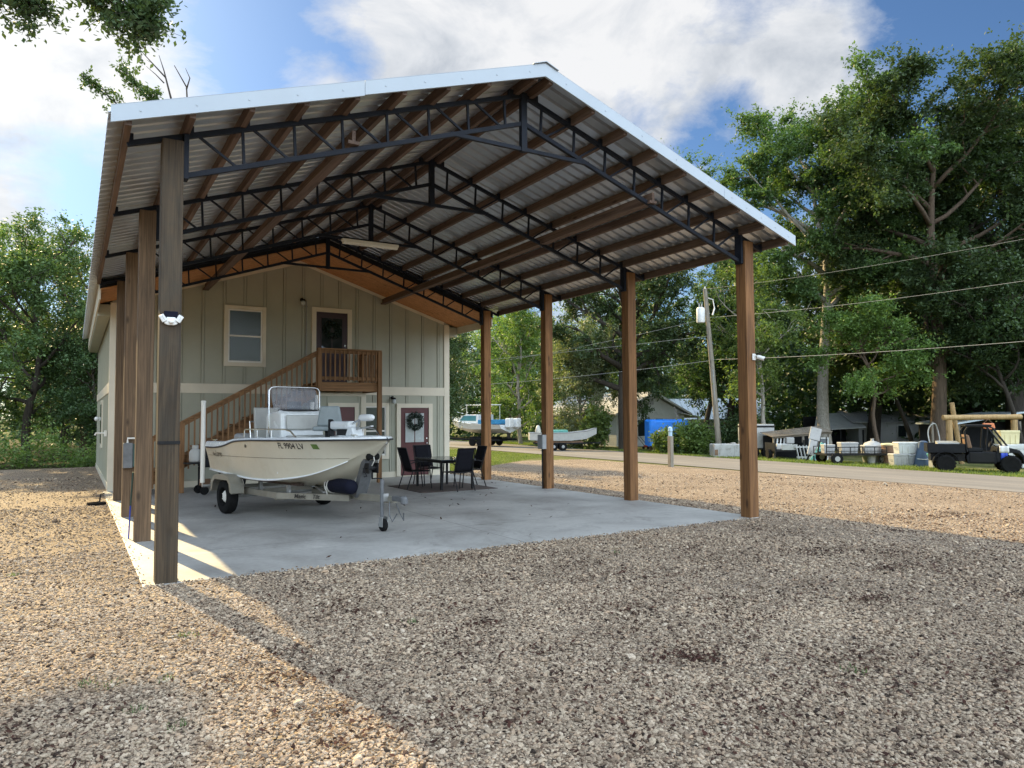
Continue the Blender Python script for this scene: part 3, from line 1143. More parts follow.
for a, b_ in ((HX0 + 0.141, XM - 0.001), (HX1 - 0.141, XM + 0.001)):
    m.prism([(a, HY0 - T + 0.003, zw(a) - 0.09), (b_, HY0 - T + 0.003, zw(b_) - 0.09), (b_, HY0 - T + 0.003, zw(b_) - 0.004), (a, HY0 - T + 0.003, zw(a) - 0.004)], (0, T - 0.004, 0))
m.build('wall_trim', 'cream', house)
# stained ply soffit of the deep front overhang
for sgn in (1, -1):
    X = lambda x: x if sgn == 1 else 2 * XM - x
    zs = lambda x: 4.60 + 0.325 * x
    m = MB().prism([(X(-0.30), 9.33, zs(-0.30)), (X(XM), 9.33, zs(XM)), (X(XM), 9.33, zs(XM) + 0.02), (X(-0.30), 9.33, zs(-0.30) + 0.02)], (0, HY0 - 9.33 - 0.002, 0))
    m.build('front_soffit', 'soffit', house)
    m = MB().prism([(X(-0.32), 9.36, zs(-0.32) + 0.03), (X(XM), 9.36, zs(XM) + 0.03), (X(XM), 9.36, zs(XM) + 0.16), (X(-0.32), 9.36, zs(-0.32) + 0.16)], (0, 0.038, 0))
    m.build('barge_board', 'black_metal', house)
    # eave fascia and side soffit
    m = MB().box(min(X(-0.33), X(-0.30)), max(X(-0.33), X(-0.30)), 9.40, HY1 + 0.3, 4.30, 4.76)
    m.build('eave_fascia', 'cream', house)
    m = MB().box(min(X(-0.30), X(-0.037)), max(X(-0.30), X(-0.037)), HY0 - 0.03, HY1 + 0.3, 4.22, 4.50)
    m.build('side_soffit', 'siding', house)
roof_sheet(9.34, HY1 + 0.4, 'roof', house)


def frame_window(cx, z0, z1, w, name='window', y=HY0 - 0.022):
    fr = MB()
    tr = 0.10
    x0, x1 = cx - w / 2, cx + w / 2
    fr.box(x0, x0 + tr, y - 0.05, y + 0.020, z0, z1)
    fr.box(x1 - tr, x1, y - 0.05, y + 0.020, z0, z1)
    fr.box(x0 + tr + .001, x1 - tr - .001, y - 0.048, y + 0.020, z1 - tr, z1)
    fr.box(x0 + tr + .001, x1 - tr - .001, y - 0.048, y + 0.020, z0, z0 + tr)
    w_ = fr.build(name, 'cream', house)
    s = MB()
    a, b_, c, d = x0 + tr + .002, x1 - tr - .002, z0 + tr + .002, z1 - tr - .002
    zm = (c + d) / 2
    for q0, q1, r0, r1 in ((a, a + .035, c, d), (b_ - .035, b_, c, d), (a + .036, b_ - .036, c, c + .045), (a + .036, b_ - .036, d - .035, d), (a + .036, b_ - .036, zm - .022, zm + .022)):
        s.box(q0, q1, y - 0.035, y - 0.002, r0, r1)
    s.build('sash', 'white_pvc', w_)
    MB().box(a + .01, b_ - .01, y - 0.018, y - 0.003, c + .01, d - .01).build('pane', 'muted_glass', w_)
    return w_


frame_window(3.09, 3.10, 4.70, 1.06)
frame_window(6.66, 0.54, 2.16, 0.92)
# a window on the left wall
w_ = MB().box(HX0 - 0.05, HX0 - 0.001, 16.0, 17.0, 0.9, 2.3).build('window', 'cream', house)
MB().box(HX0 - 0.056, HX0 - 0.049, 16.12, 16.88, 1.02, 2.18).build('pane', 'glass', w_)


def half_light_door(x0, x1, z0, z1, mat, pane, y=HY0 - 0.022, trim=0.125, wreath=True):
    t = MB()
    t.box(x0 - trim, x0 - .002, y - 0.05, y + .020, z0, z1 + trim)
    t.box(x1 + .002, x1 + trim, y - 0.05, y + .020, z0, z1 + trim)
    t.box(x0 - .001, x1 + .001, y - 0.049, y + .020, z1 + .002, z1 + trim)
    d = MB().box(x0, x1, y - 0.022, y + .020, z0 + .01, z1)
    w = x1 - x0
    # raised panels below the light
    for a, b_ in ((x0 + .12, x0 + w / 2 - .04), (x0 + w / 2 + .04, x1 - .12)):
        d.box(a, b_, y - 0.03, y - .02, z0 + .18, z0 + .80)
    # light surround
    a, b_, c, e = x0 + .15, x1 - .15, z0 + .98, z1 - .16
    for q0, q1, r0, r1 in ((a - .03, a, c - .03, e + .03), (b_, b_ + .03, c - .03, e + .03), (a + .001, b_ - .001, c - .03, c), (a + .001, b_ - .001, e, e + .03), ((a + b_) / 2 - .012, (a + b_) / 2 + .012, c + .001, e - .001)):
        d.box(q0, q1, y - 0.034, y - .02, r0, r1)
    o = d.build('door', mat, house)
    t.build('door_frame', 'cream', o)
    MB().box(a + .001, b_ - .001, y - 0.029, y - .0215, c + .001, e - .001).build('pane', pane, o)
    k = MB().lathe([(0.0, -0.075), (0.022, -0.07), (0.028, -0.05), (0.02, -0.035), (0.012, -0.03), (0.012, -0.015)], (x1 - .07, y, z0 + .95), 10, 'y')
    k.build('handle', 'chrome', o, smooth=True)
    MB().lathe([(0.026, -0.04), (0.026, -0.02)], (x1 - .07, y, z0 + 1.09), 10, 'y').build('deadbolt', 'chrome', o)
    return o


half_light_door(7.48, 8.38, 0.02, 2.02, 'maroon', 'frosted')
half_light_door(4.97, 5.86, 2.68, 4.69, 'dark_maroon', 'glass')


def wreath(loc, r, label, group):
    n = 900
    a = rng.uniform(0, 6.283, n)
    b = rng.uniform(0, 6.283, n)
    q = 0.36 * r * np.sqrt(rng.uniform(0, 1, n))
    c = np.stack([(0.72 * r + q * np.cos(b)) * np.cos(a), q * np.sin(b) * 0.6, (0.72 * r + q * np.cos(b)) * np.sin(a)], 1)
    s = 0.035
    d = rng.normal(0, 1, (n, 3)); d /= np.linalg.norm(d, axis=1)[:, None]
    e = np.cross(d, rng.normal(0, 1, (n, 3))); e /= np.linalg.norm(e, axis=1)[:, None]
    v = np.stack([c - d * s, c + e * s * .35, c + d * s, c - e * s * .35], 1).reshape(-1, 3)
    o = np_mesh('wreath', v, np.arange(4 * n).reshape(-1, 4), 'wreath')
    o.location = loc
    return tag(o, label, 'wreath', group)


wreath((7.93, 11.518, 1.62), 0.27, 'dark green round wreath hanging on the glass of the lower maroon door', 'door wreaths')
wreath((5.41, 11.518, 4.20), 0.25, 'dark wreath hanging on the glass of the upstairs door behind the deck', 'door wreaths')


def wall_lamp(x, z, label):
    t = thing('wall_lamp', label, 'wall lamp', (x, HY0 - 0.022, z), 0, 'wall lamps beside the doors')
    MB().lathe([(0.05, 0.0), (0.05, -0.02), (0.02, -0.03)], (0, 0, 0.05), 12, 'y').build('wall_plate', 'black_metal', t)
    MB().tube([(0, -0.02, 0.05), (0, -0.10, 0.09), (0, -0.14, 0.05)], 0.011, 8).build('arm', 'black_metal', t)
    MB().lathe([(0.02, 0.06), (0.055, 0.05), (0.07, 0.0), (0.062, 0.0)], (0, -0.14, 0), 14).build('lamp_shade', 'black_metal', t, smooth='auto')
    MB().lathe([(0.055, 0.0), (0.06, -0.03), (0.055, -0.10), (0.03, -0.12)], (0, -0.14, 0), 14).build('lamp_glass', 'frosted', t, smooth=True)
    return t


wall_lamp(4.57, 4.94, 'small black wall lamp left of the upstairs door')
wall_lamp(7.22, 2.26, 'small black wall lamp left of the lower maroon door')
m = MB().tube([(4.70, HY0 - 0.035, 4.98), (4.70, HY0 - 0.035, 2.70)], 0.014, 8)
for z in (4.8, 4.0, 3.2):
    m.box(4.67, 4.73, HY0 - 0.05, HY0 - 0.018, z, z + 0.02)
tag(m.build('cable_conduit', 'grey_box'), 'thin grey conduit running down the wall beside the upstairs door', 'conduit')

# closet built out under the deck
cl = thing('under_deck_closet', 'green board closet with cream trim built out from the wall under the deck', 'closet', (4.75, 10.55, 0))
m = MB().box(0, 1.27, 0, 1.0, 0.0, 2.40)
for x in (0.08, 0.25, 1.10):
    m.box(x - .02, x + .02, -0.018, 0, 0.1, 2.31)
m.build('closet_wall', 'siding', cl)
m = MB().box(1.16, 1.30, -0.03, 0, 0, 2.31).box(1.271, 1.30, 0.001, 0.12, 0, 2.31).box(-0.02, 1.30, -0.032, 0, 2.312, 2.40)
m.build('closet_trim', 'cream', cl)
d = MB().box(0.36, 0.98, -0.02, -0.001, 0.02, 2.02)
d.box(0.45, 0.89, -0.03, -0.019, 1.15, 1.85).box(0.45, 0.89, -0.03, -0.019, 0.25, 1.0)
d = d.build('closet_door', 'maroon', cl)
m = MB().box(0.25, 0.358, -0.045, -0.001, 0, 2.13).box(0.982, 1.09, -0.045, -0.001, 0, 2.13).box(0.3585, 0.9815, -0.044, -0.001, 2.022, 2.13)
m.build('closet_door_frame', 'cream', d)

# ------------------------------------------------------------------ stair and deck
st = thing('wooden_staircase', 'red-brown timber staircase with balusters climbing to a small deck at the upstairs door', 'staircase', (4.6, 10.15, 0))
YF, YB = 10.15, 11.56
DX0, DX1, DZ = 4.62, 6.32, 2.66
tread_run, n_tr = 0.314, 14
rise = DZ / (n_tr + 1)


def sz(x):                       # pitch line of the stair
    return DZ - rise - (DX0 - x) * rise / tread_run


for i in range(n_tr):
    x1 = DX0 - tread_run * i
    z = DZ - rise * (i + 1)
    m = MB().box(x1 - tread_run - 0.02, x1 - 0.002, YF + 0.05, YB - 0.05, z - 0.04, z)
    m.build('tread', 'stair_x', st, world=True)
xb = DX0 - tread_run * n_tr
for y in (YF + 0.022, YB - 0.022):
    poly = [(DX0, y - .02, DZ - 0.03), (xb, y - .02, sz(xb) + 0.04), (xb, y - .02, 0.0), (xb + 0.22, y - .02, 0.0), (DX0, y - .02, DZ - 0.36)]
    MB().prism(poly, (0, 0.04, 0)).build('stringer', 'stair_x', st, world=True)


def newel(x, y, z0, z1):
    MB().box(x - .056, x + .056, y - .056, y + .056, z0, z1).build('newel_post', 'stair_z', st, world=True, bevel=0.006)


RY = YF - 0.02
rail_z = lambda x: sz(x) + 0.98
newel(1.42, RY - 0.03, 0.0, rail_z(1.42) - 0.02)
newel(xb + 0.1, RY - 0.03, 0.0, rail_z(xb + .1) + 0.02)
newel(DX0 + 0.02, RY - 0.03, DZ - 0.22, 3.50)
newel(DX1 - 0.05, RY - 0.03, 0.0, 3.50)
newel(DX1 - 0.05, YB - 0.03, DZ, 3.50)
# sloping rail
m = MB().beam((xb + .05, RY, rail_z(xb + .05)), (DX0 + .03, RY, rail_z(DX0 + .03)), 0.12, 0.038)
m.build('handrail', 'stair_x', st, world=True, bevel=0.005)
MB().beam((xb + .1, RY - 0.0, rail_z(xb + .1) - 0.075), (DX0, RY, rail_z(DX0) - 0.075), 0.036, 0.085).build('rail_board', 'stair_x', st, world=True)
x = xb + 0.22
while x < DX0 - 0.05:
    MB().box(x - .018, x + .018, RY - .045, RY - .019, sz(x) - 0.20, rail_z(x) - 0.05).build('baluster', 'stair_z', st, world=True)
    x += 0.125
# deck
m = MB()
for k in range(10):
    y0 = YF - 0.02 + k * 0.142
    m.box(DX0 + 0.001, DX1, y0, y0 + 0.137, DZ - 0.036, DZ)
m.build('deck_floor', 'stair_x', st, world=True)
m = MB().box(DX0, DX1 + 0.03, YF - 0.035, YF + 0.005, DZ - 0.235, DZ - 0.037)
m.box(DX1 - 0.01, DX1 + 0.029, YF + 0.006, YB, DZ - 0.235, DZ - 0.037)
for x in (5.0, 5.5, 6.0):
    m.box(x - .02, x + .02, YF + 0.006, YB, DZ - 0.20, DZ - 0.037)
m.build('deck_beam', 'stair_x', st, world=True)
MB().box(DX0 - 0.03, DX1 + 0.0, RY - .075, RY + .06, 3.500, 3.538).build('handrail', 'stair_x', st, world=True, bevel=0.005)
MB().box(DX1 - 0.11, DX1 + 0.015, RY + .061, YB, 3.500, 3.538).build('handrail', 'stair_x', st, world=True, bevel=0.005)
MB().box(DX0 + .066, DX1 - .096, RY - .03, RY + .008, 3.41, 3.498).box(DX0 + .066, DX1 - .096, RY - .03, RY + .008, DZ + .06, DZ + .145).build('rail_board', 'stair_x', st, world=True)
x = DX0 + 0.18
while x < DX1 - 0.12:
    MB().box(x - .018, x + .018, RY - .057, RY - .031, DZ + 0.03, 3.49).build('baluster', 'stair_z', st, world=True)
    x += 0.125
y = RY + 0.18
while y < YB - 0.1:
    MB().box(DX1 - .06, DX1 - .034, y - .018, y + .018, DZ + 0.005, 3.49).build('baluster', 'stair_z', st, world=True)
    y += 0.125

# ------------------------------------------------------------------ boat on its trailer
BL = (2.3468, 6.9724, 0.0)
BA = math.atan2(-0.977, 0.211)
boat = thing('motorboat', 'cream centre-console motorboat resting on its trailer under the carport', 'motorboat', BL, BA)
_S = [0, .5, 1.0, 1.5, 2, 3, 3.8, 4.35, 4.66, 4.82, 4.90]
_bs = [.92, .94, .97, .99, 1.0, .95, .78, .47, .25, .11, .02]
_zs = [1.175, 1.178, 1.22, 1.305, 1.333, 1.35, 1.36, 1.368, 1.372, 1.375, 1.375]
_bc = [.82, .84, .86, .88, .88, .80, .54, .20, .07, .03, .005]
_zc = [.75, .73, .71, .695, .68, .72, .86, 1.10, 1.25, 1.32, 1.35]
_zk = [.55, .54, .53, .525, .525, .53, .64, .97, 1.19, 1.29, 1.34]


def smooth_interp(s, xs, ys):
    # monotone-ish cubic through the stations
    xs, ys = np.array(xs, float), np.array(ys, float)
    d = np.gradient(ys, xs)
    i = int(np.clip(np.searchsorted(xs, s) - 1, 0, len(xs) - 2))
    h = xs[i + 1] - xs[i]
    t = (s - xs[i]) / h
    return float((2 * t**3 - 3 * t**2 + 1) * ys[i] + (t**3 - 2 * t**2 + t) * h * d[i] + (-2 * t**3 + 3 * t**2) * ys[i + 1] + (t**3 - t**2) * h * d[i + 1])


def hs(s):
    return [smooth_interp(s, _S, a) for a in (_bs, _zs, _bc, _zc, _zk)]


def side_b(s, z):
    b, zt, c, zc_, zk_ = hs(s)
    u = max(0, min(1, (z - zc_) / (zt - zc_)))
    return c + (b - c) * u ** 1.35


SS = [4.90 * (1 - (1 - i / 52) ** 1.3) for i in range(53)]


def half_section(s):
    b, zt, c, zc_, zk_ = hs(s)
    pts = [(c + (b - c) * u ** 1.35, zc_ + (zt - zc_) * u) for u in (1, .85, .7, .55, .4, .25, .12, 0)]
    pts += [(c - .05 * min(1, c / .3), zc_ - .012), (c * .66, zc_ + (zk_ - zc_) * .36), (c * .33, zc_ + (zk_ - zc_) * .70), (0, zk_)]
    return pts


m = MB()
vs = []
for s in SS:
    h_ = half_section(s)
    vs += [(s, -y, z) for y, z in h_] + [(s, y, z) for y, z in h_[:-1][::-1]]
n = 23
fs = [(j * n + i, j * n + i + 1, (j + 1) * n + i + 1, (j + 1) * n + i) for j in range(len(SS) - 1) for i in range(n - 1)]
fs.append(tuple(range(n)))
m.add(vs, fs)
hull = m.build('hull', 'hull', boat, smooth='auto')
# white chine strake and black rub rail
for sg in (-1, 1):
    pts = [(s, sg * (hs(s)[2] + 0.004), hs(s)[3] - 0.010) for s in [0.02 + 4.2 * k / 30 for k in range(31)]]
    MB().tube(pts, [0.020] * 20 + [0.020 - 0.0012 * k for k in range(11)], 6).build('spray_strake', 'hull_white', hull, smooth=True)
pts = [(s, -(hs(s)[0] + .004), hs(s)[1]) for s in SS] + [(4.925, 0, 1.375)] + [(s, hs(s)[0] + .004, hs(s)[1]) for s in SS[::-1]]
MB().tube(pts, 0.016, 6).build('rub_rail', 'rub', hull)
pts = [(s, -(side_b(s, 1.02 + .012 * s) + .0005), 1.02 + .012 * s) for s in [0.05 + 4.2 * k / 30 for k in range(31)]]
MB().tube(pts, 0.0035, 5).build('mould_line', 'faded_ink', hull)
# gunwale cap with fore and aft decks
cap_h = lambda s: 0.045 + 0.065 * max(0, min(1, (1.7 - s) / 1.2))
m = MB()
vs = []
for s in SS:
    b, zt, c, zc_, zk_ = hs(s)
    h_ = cap_h(s)
    wi = min(0.17, b * 0.8)
    sec = [(b + .002, zt + .010), (b - .012, zt + h_ * .8), (b - .035, zt + h_), (b - wi, zt + h_ + .004), (b - wi - .01, zt - .06)]
    vs += [(s, -y, z) for y, z in sec] + [(s, y, z) for y, z in sec[::-1]]
fs = []
for j in range(len(SS) - 1):
    for i in list(range(4)) + list(range(5, 9)):
        fs.append((j * 10 + i, j * 10 + i + 1, (j + 1) * 10 + i + 1, (j + 1) * 10 + i))
m.add(vs, fs)
m.build('gunwale', 'hull_white', boat, smooth='auto')
m = MB()
fd = [s for s in SS if s >= 2.95]
vs = []
for s in fd:
    b, zt = hs(s)[:2]
    y = max(0.0, b - min(0.17, b * .8) - .008)
    vs += [(s, -y, zt + .015), (s, y, zt + .015)]
m.add(vs, [(2 * j, 2 * j + 1, 2 * j + 3, 2 * j + 2) for j in range(len(fd) - 1)])
m.box(2.93, fd[0], -.80, .80, 0.80, 1.355)
m.build('foredeck', 'hull_white', boat)
MB().box(0.0, .55, -.77, .77, 0.80, 1.16).build('aft_deck', 'hull_white', boat, bevel=.02)
m = MB().box(.55, 2.93, -.80, .80, .76, .80)
m.box(.55, 2.93, -.83, -.80, .80, 1.20).box(.55, 2.93, .80, .83, .80, 1.20)
m.build('cockpit_floor', 'hull_white', boat)


def wrap_text(s, s0, z0, size, name, mat, shear=0.0, sc=1.0, slope=0.0):
    v, f = text_mesh(s, size, 0.0, shear)
    m = MB()
    vs = []
    for (a, b, c) in v:
        S_, Z_ = s0 + a * sc, z0 + b + slope * a
        vs.append((S_, -(side_b(S_, Z_) + 0.0035), Z_))
    m.add(vs, f)
    return m.build(name, mat, hull)


wrap_text('FL 9904 LV', 3.40, 1.262, 0.130, 'registration_number', 'ink', 0, 1.0, -0.012)
MB().add([(s, -(side_b(s, z) + .004), z) for s, z in ((3.84, 1.222), (3.94, 1.218), (3.94, 1.30), (3.84, 1.302))], [(0, 1, 2, 3)]).build('registration_sticker', 'green_sticker', hull)
wrap_text('Key', 0.42, 1.055, 0.085, 'hull_lettering', 'faded_ink', 0.25)
wrap_text('Largo', 0.66, 1.06, 0.15, 'hull_lettering', 'faded_ink', 0.25, 0.95)
MB().lathe([(0.03, -.012), (0.03, 0.0)], (2.0, -side_b(2.0, 1.24), 1.24), 12, 'y').build('drain_fitting', 'faded_ink', hull)
# console
con = MB().prism([(1.38, -.42, .80), (2.10, -.42, .80), (2.02, -.42, 1.80), (1.92, -.42, 1.86), (1.44, -.42, 1.80)], (0, .84, 0)).build('console', 'hull_white', boat, bevel=.035)
MB().prism([(2.062, -.33, 1.50), (2.035, -.33, 1.78), (2.075, -.33, 1.76), (2.10, -.33, 1.52)], (0, .66, 0)).build('console_cushion', 'seat_pale', con, bevel=.02)
MB().box(2.1, 2.52, -.36, .36, .80, 1.36).build('console_seat', 'hull_white', con, bevel=.03)
MB().box(2.09, 2.52, -.36, .36, 1.362, 1.41).build('console_seat_cushion', 'seat_pale', con, bevel=.02)
m = MB().grid(lambda u, v: (1.93 - .18 * v - .10 * abs(2 * u - 1) ** 2.5, -.46 + .92 * u, 1.87 + .40 * v), 12, 4)
m.build('windscreen', 'screen', con, smooth=True, solid=.005)
m = MB().tube([(1.99 - .10 * abs(2 * k / 12 - 1) ** 2.5, -.405 + .81 * k / 12, 1.862) for k in range(13)], .016, 6)
m.build('windscreen_gasket', 'rub', con)
m = MB().tube([(1.78, -.50, .80), (1.74, -.50, 1.6), (1.72, -.50, 2.22), (1.72, -.46, 2.275), (1.72, -.38, 2.29), (1.72, .38, 2.29), (1.72, .46, 2.275), (1.72, .50, 2.22), (1.74, .50, 1.6), (1.78, .50, .80)], .017, 8)
m.build('grab_rail', 'chrome', con, smooth=True)
MB().box(1.60, 1.68, -.10, .16, 1.86, 2.03).build('fish_finder', 'navy', con, bevel=.012)
MB().tube([(1.55, .54, 1.62), (1.53, .55, 2.16)], .03, 10).build('rod_holder', 'white_pvc', con, smooth='auto')
w = MB().tube([(1.33 + .03 * math.cos(a), .19 * math.sin(a), 1.55 + .19 * math.cos(a)) for a in [2 * math.pi * k / 20 for k in range(21)]], .014, 6, False)
w.tube([(1.33, -.19, 1.55), (1.33, .19, 1.55)], .01, 6).tube([(1.44, 0, 1.55), (1.33, 0, 1.55)], .02, 8)
w.build('steering_wheel', 'black_metal', con)
con.location.x += .10
con.location.y += .02
# helm seat
hsn = MB().box(.75, 1.10, -.30, .30, 1.20, 1.30).build('helm_seat', 'seat_pale', boat, bevel=.03)
MB().prism([(.72, -.27, 1.30), (.80, -.27, 1.30), (.74, -.27, 1.93), (.67, -.27, 1.93)], (0, .54, 0)).build('seat_back', 'seat_pale', hsn, bevel=.025)
m = MB()
for y in (-.27, .27):
    m.tube([(.80, y, .8), (.80, y, 1.2)], .02).tube([(1.05, y, .8), (1.05, y, 1.2)], .02)
m.tube([(.70, -.32, 1.3), (.64, -.32, 1.66), (.64, .32, 1.66), (.70, .32, 1.3)], .016)
m.build('seat_frame', 'chrome', hsn, smooth='auto')
# folding fishing chair on the foredeck
fsn = MB().box(-.20, .20, -.23, .23, .12, .20).moved((2.86, .12, 1.37), R(-38)).build('fishing_seat', 'seat_grey', boat, bevel=.03)
m = MB().prism([(-.20, -.23, .20), (-.22, -.17, .56), (-.22, .17, .56), (-.20, .23, .20)], (-.075, 0, 0)).moved((2.86, .12, 1.37), R(-38))
m.build('seat_back', 'seat_grey', fsn, bevel=.03)
MB().tube([(2.86, .12, 1.36), (2.86, .12, 1.50)], .045, 12).build('seat_pedestal', 'black_metal', fsn)
# trolling motor stowed on the bow
tm = MB().box(3.72, 4.75, .03, .22, 1.388, 1.42).build('trolling_motor_mount', 'hull_white', boat, bevel=.01)
MB().box(3.40, 4.02, .04, .20, 1.52, 1.66).build('trolling_motor_housing', 'hull_white', tm, bevel=.035)
MB().box(3.62, 3.98, .05, .19, 1.42, 1.52).build('mount_block', 'black_metal', tm)
MB().prism([(3.95, .02, 1.42), (4.22, .02, 1.42), (4.15, .02, 1.55), (4.04, .02, 1.57)], (0, .2, 0)).build('mount_bracket', 'hull_white', tm, bevel=.015)
MB().tube([(3.99, .12, 1.61), (4.32, .12, 1.70)], .018).build('motor_shaft', 'chrome', tm, smooth='auto')
MB().lathe([(.0, 0), (.045, .03), (.058, .10), (.058, .30), (.048, .38), (.02, .42)], (4.24, .12, 1.715), 14, 'x').build('motor_pod', 'hull_white', tm, smooth=True)
m = MB().beam((4.26, .12, 1.70), (4.16, .12, 1.50), .04, .012, (1, 0, 0)).beam((4.22, .12, 1.53), (4.62, .12, 1.58), .05, .018)
m.build('motor_skeg', 'steel', tm)
MB().prism([(3.30, .06, 1.40), (3.38, .06, 1.40), (3.36, .06, 1.66), (3.31, .06, 1.70)], (0, .10, 0)).build('foot_pedal', 'black_metal', tm, bevel=.015)
tm.location.x -= .28
tm.location.y -= .03
# low chrome handrails on the gunwales
for sg in (-1, 1):
    y = lambda s: sg * (hs(s)[0] - .09)
    pts = [(1.78, y(1.78), 1.38), (1.78, y(1.78), 1.50), (1.84, y(1.84), 1.525)] + [(s, y(s), 1.53) for s in (2.2, 2.6, 3.0, 3.2)] + [(3.34, y(3.34), 1.50), (3.48, y(3.48), 1.40)]
    m = MB().tube(pts, .0125, 7)
    for s in (2.3, 2.8):
        m.tube([(s, y(s), 1.38), (s, y(s), 1.53)], .010, 6)
    m.build('gunwale_rail', 'chrome', boat, smooth='auto')
for s, sg in ((4.45, -1), (.25, -1), (.25, 1)):
    yy = sg * (hs(s)[0] - .10)
    z = hs(s)[1] + cap_h(s)
    MB().box(s - .09, s + .09, yy - .012, yy + .012, z + .025, z + .04).box(s - .03, s + .03, yy - .01, yy + .01, z, z + .026).build('cleat', 'chrome', boat)
# outboard
eng = MB().box(-.52, -.10, -.17, .17, 1.02, 1.42).build('outboard_cowling', 'engine_grey', boat, bevel=.07)
m = MB().box(-.40, -.16, -.08, .08, .62, 1.02).box(-.46, -.02, -.11, .11, .98, 1.05).box(-.08, .02, -.13, .13, .75, 1.15)
m.build('outboard_leg', 'engine_dark', eng, bevel=.02)
m = MB().lathe([(.02, -.62), (.055, -.50), (.06, -.30), (.03, -.12)], (0, 0, .56), 12, 'x')
m.prism([(-.42, -.01, .56), (-.22, -.01, .56), (-.30, -.01, .36)], (0, .02, 0)).box(-.52, -.10, -.09, .09, .66, .675)
m.build('gearcase', 'engine_dark', eng, smooth='auto')
m = MB()
for k in range(3):
    a = k * 2.094
    m.beam((-.60, 0, .56), (-.62, .15 * math.sin(a), .56 + .15 * math.cos(a)), .11, .012, (1, .5, 0))
m.build('propeller', 'engine_dark', eng)

# trailer ----------------------------------------------------------
tr = thing('boat_trailer', 'pale aluminium boat trailer with white guide poles under the cream motorboat', 'boat trailer', BL, BA)
m = MB()
for sg in (-1, 1):
    m.beam((-.15, sg * .74, .42), (2.75, sg * .74, .42), .05, .10)
    m.beam((2.72, sg * .74, .42), (3.98, sg * .10, .42), .05, .10)
for s in (0.0, 1.2, 2.6):
    m.box(s - .035, s + .035, -.71, .71, .33, .40)
m.build('frame', 'tongue', tr)
m = MB().beam((2.6, 0, .42), (5.12, 0, .47), .08, .10)
m.build('tongue', 'tongue', tr)
d = (Vector((3.98, -.10, 0)) - Vector((2.72, -.74, 0))).normalized()
nrm = Vector((d.y, -d.x, 0))
for word, q in (('Magic', -.17), ('Tilt', .14)):
    _v, _f2 = text_mesh(word, 0.10, 0.0, 0.2)
    lb_ = Vector((3.30, -.445, .42)) + nrm * .0335 + d * q
    MB().add([lb_ + d * a + Vector((0, 0, b)) for a, b, c in _v], _f2).build('trailer_lettering', 'ink', tr)
MB().tube([(1.2, -.93, .31), (1.2, .93, .31)], .035).build('axle', 'steel', tr)
for sg in (-1, 1):
    w = MB().lathe([(.17, -.09), (.255, -.095), (.295, -.08), (.31, -.045), (.312, 0), (.31, .045), (.295, .08), (.255, .095), (.17, .09)], (1.2, sg * .96, .312), 28, 'y', 'ring').build('wheel', 'rubber', tr, smooth='auto')
    m = MB().lathe([(.172, -.075), (.185, -.085), (.185, .085), (.172, .075), (.165, .03), (.09, .055 * sg), (.05, .07 * sg), (.0, .07 * sg)] if sg < 0 else [(.172, .075), (.185, .085), (.185, -.085), (.172, -.075), (.165, -.03), (.09, .055), (.05, .07), (.0, .07)], (1.2, sg * .96, .312), 20, 'y', False)
    for k in range(5):
        a = 2 * math.pi * k / 5
        m.ell((1.2 + .075 * math.cos(a), sg * (.96 + .062), .312 + .075 * math.sin(a)), (.012, .012, .012), 6, 4)
    m.build('rim', 'white_pvc', w, smooth='auto')
    # fender
    prof = [(-.46, .40), (-.44, .56), (-.33, .68), (-.2, .71), (.2, .71), (.33, .68), (.44, .56), (.46, .40)]
    m = MB()
    for a, b in zip(prof[:-1], prof[1:]):
        m.prism([(1.2 + a[0], sg * .85, a[1]), (1.2 + b[0], sg * .85, b[1]), (1.2 + b[0] * .985, sg * .85, b[1] - .012), (1.2 + a[0] * .985, sg * .85, a[1] - .012)], (0, sg * .235, 0))
    m.prism([(1.2 + p[0], sg * 1.085, p[1]) for p in prof] + [(1.2 + .40, sg * 1.085, .42), (1.2 + .36, sg * 1.085, .56), (1.2 + .28, sg * 1.085, .62), (1.2 - .28, sg * 1.085, .62), (1.2 - .36, sg * 1.085, .56), (1.2 - .40, sg * 1.085, .42)], (0, sg * .006, 0))
    m.box(1.0, 1.4, sg * .80 - .05, sg * .80 + .05, .36, .42)
    m.build('fender', 'tongue', tr)
    # bunks
    MB().beam((.05, sg * .52, .60), (3.05, sg * .46, .60), .09, .05).build('bunk', 'rug', tr)
    m = MB()
    for s in (.3, 1.6, 2.7):
        m.box(s - .03, s + .03, sg * .52 - .03, sg * .52 + .03, .40, .58)
    m.build('bunk_bracket', 'steel', tr)
    # guide poles
    gp = MB().tube([(.42, sg * 1.12, .52), (.42, sg * 1.12, 2.02)], .042, 12).build('guide_pole', 'white_pvc', tr, smooth='auto')
    MB().tube([(.42, sg * .74, .46), (.42, sg * 1.12, .46), (.42, sg * 1.12, .58)], .028, 8).build('pole_arm', 'steel', gp)
    MB().lathe([(.047, 0), (.047, .03), (.03, .04)], (.42, sg * 1.12, 2.02), 12).build('pole_cap', 'white_pvc', gp)
    # light
    MB().box(-.20, -.15, sg * .85 - .10, sg * .85 + .10, .42, .54).build('tail_light', 'rust', tr)
MB().beam((3.0, -.16, .56), (3.55, -.30, .50), .08, .03).build('bunk_end', 'steel', tr)
ws = MB().beam((4.10, 0, .46), (4.40, 0, 1.06), .20, .10, (1, 0, 0)).build('winch_stand', 'winch_grey', tr)
m = MB().lathe([(.05, -.07), (.05, -.06), (.03, -.055), (.03, .055), (.05, .06), (.05, .07)], (4.47, 0, .92), 12, 'y')
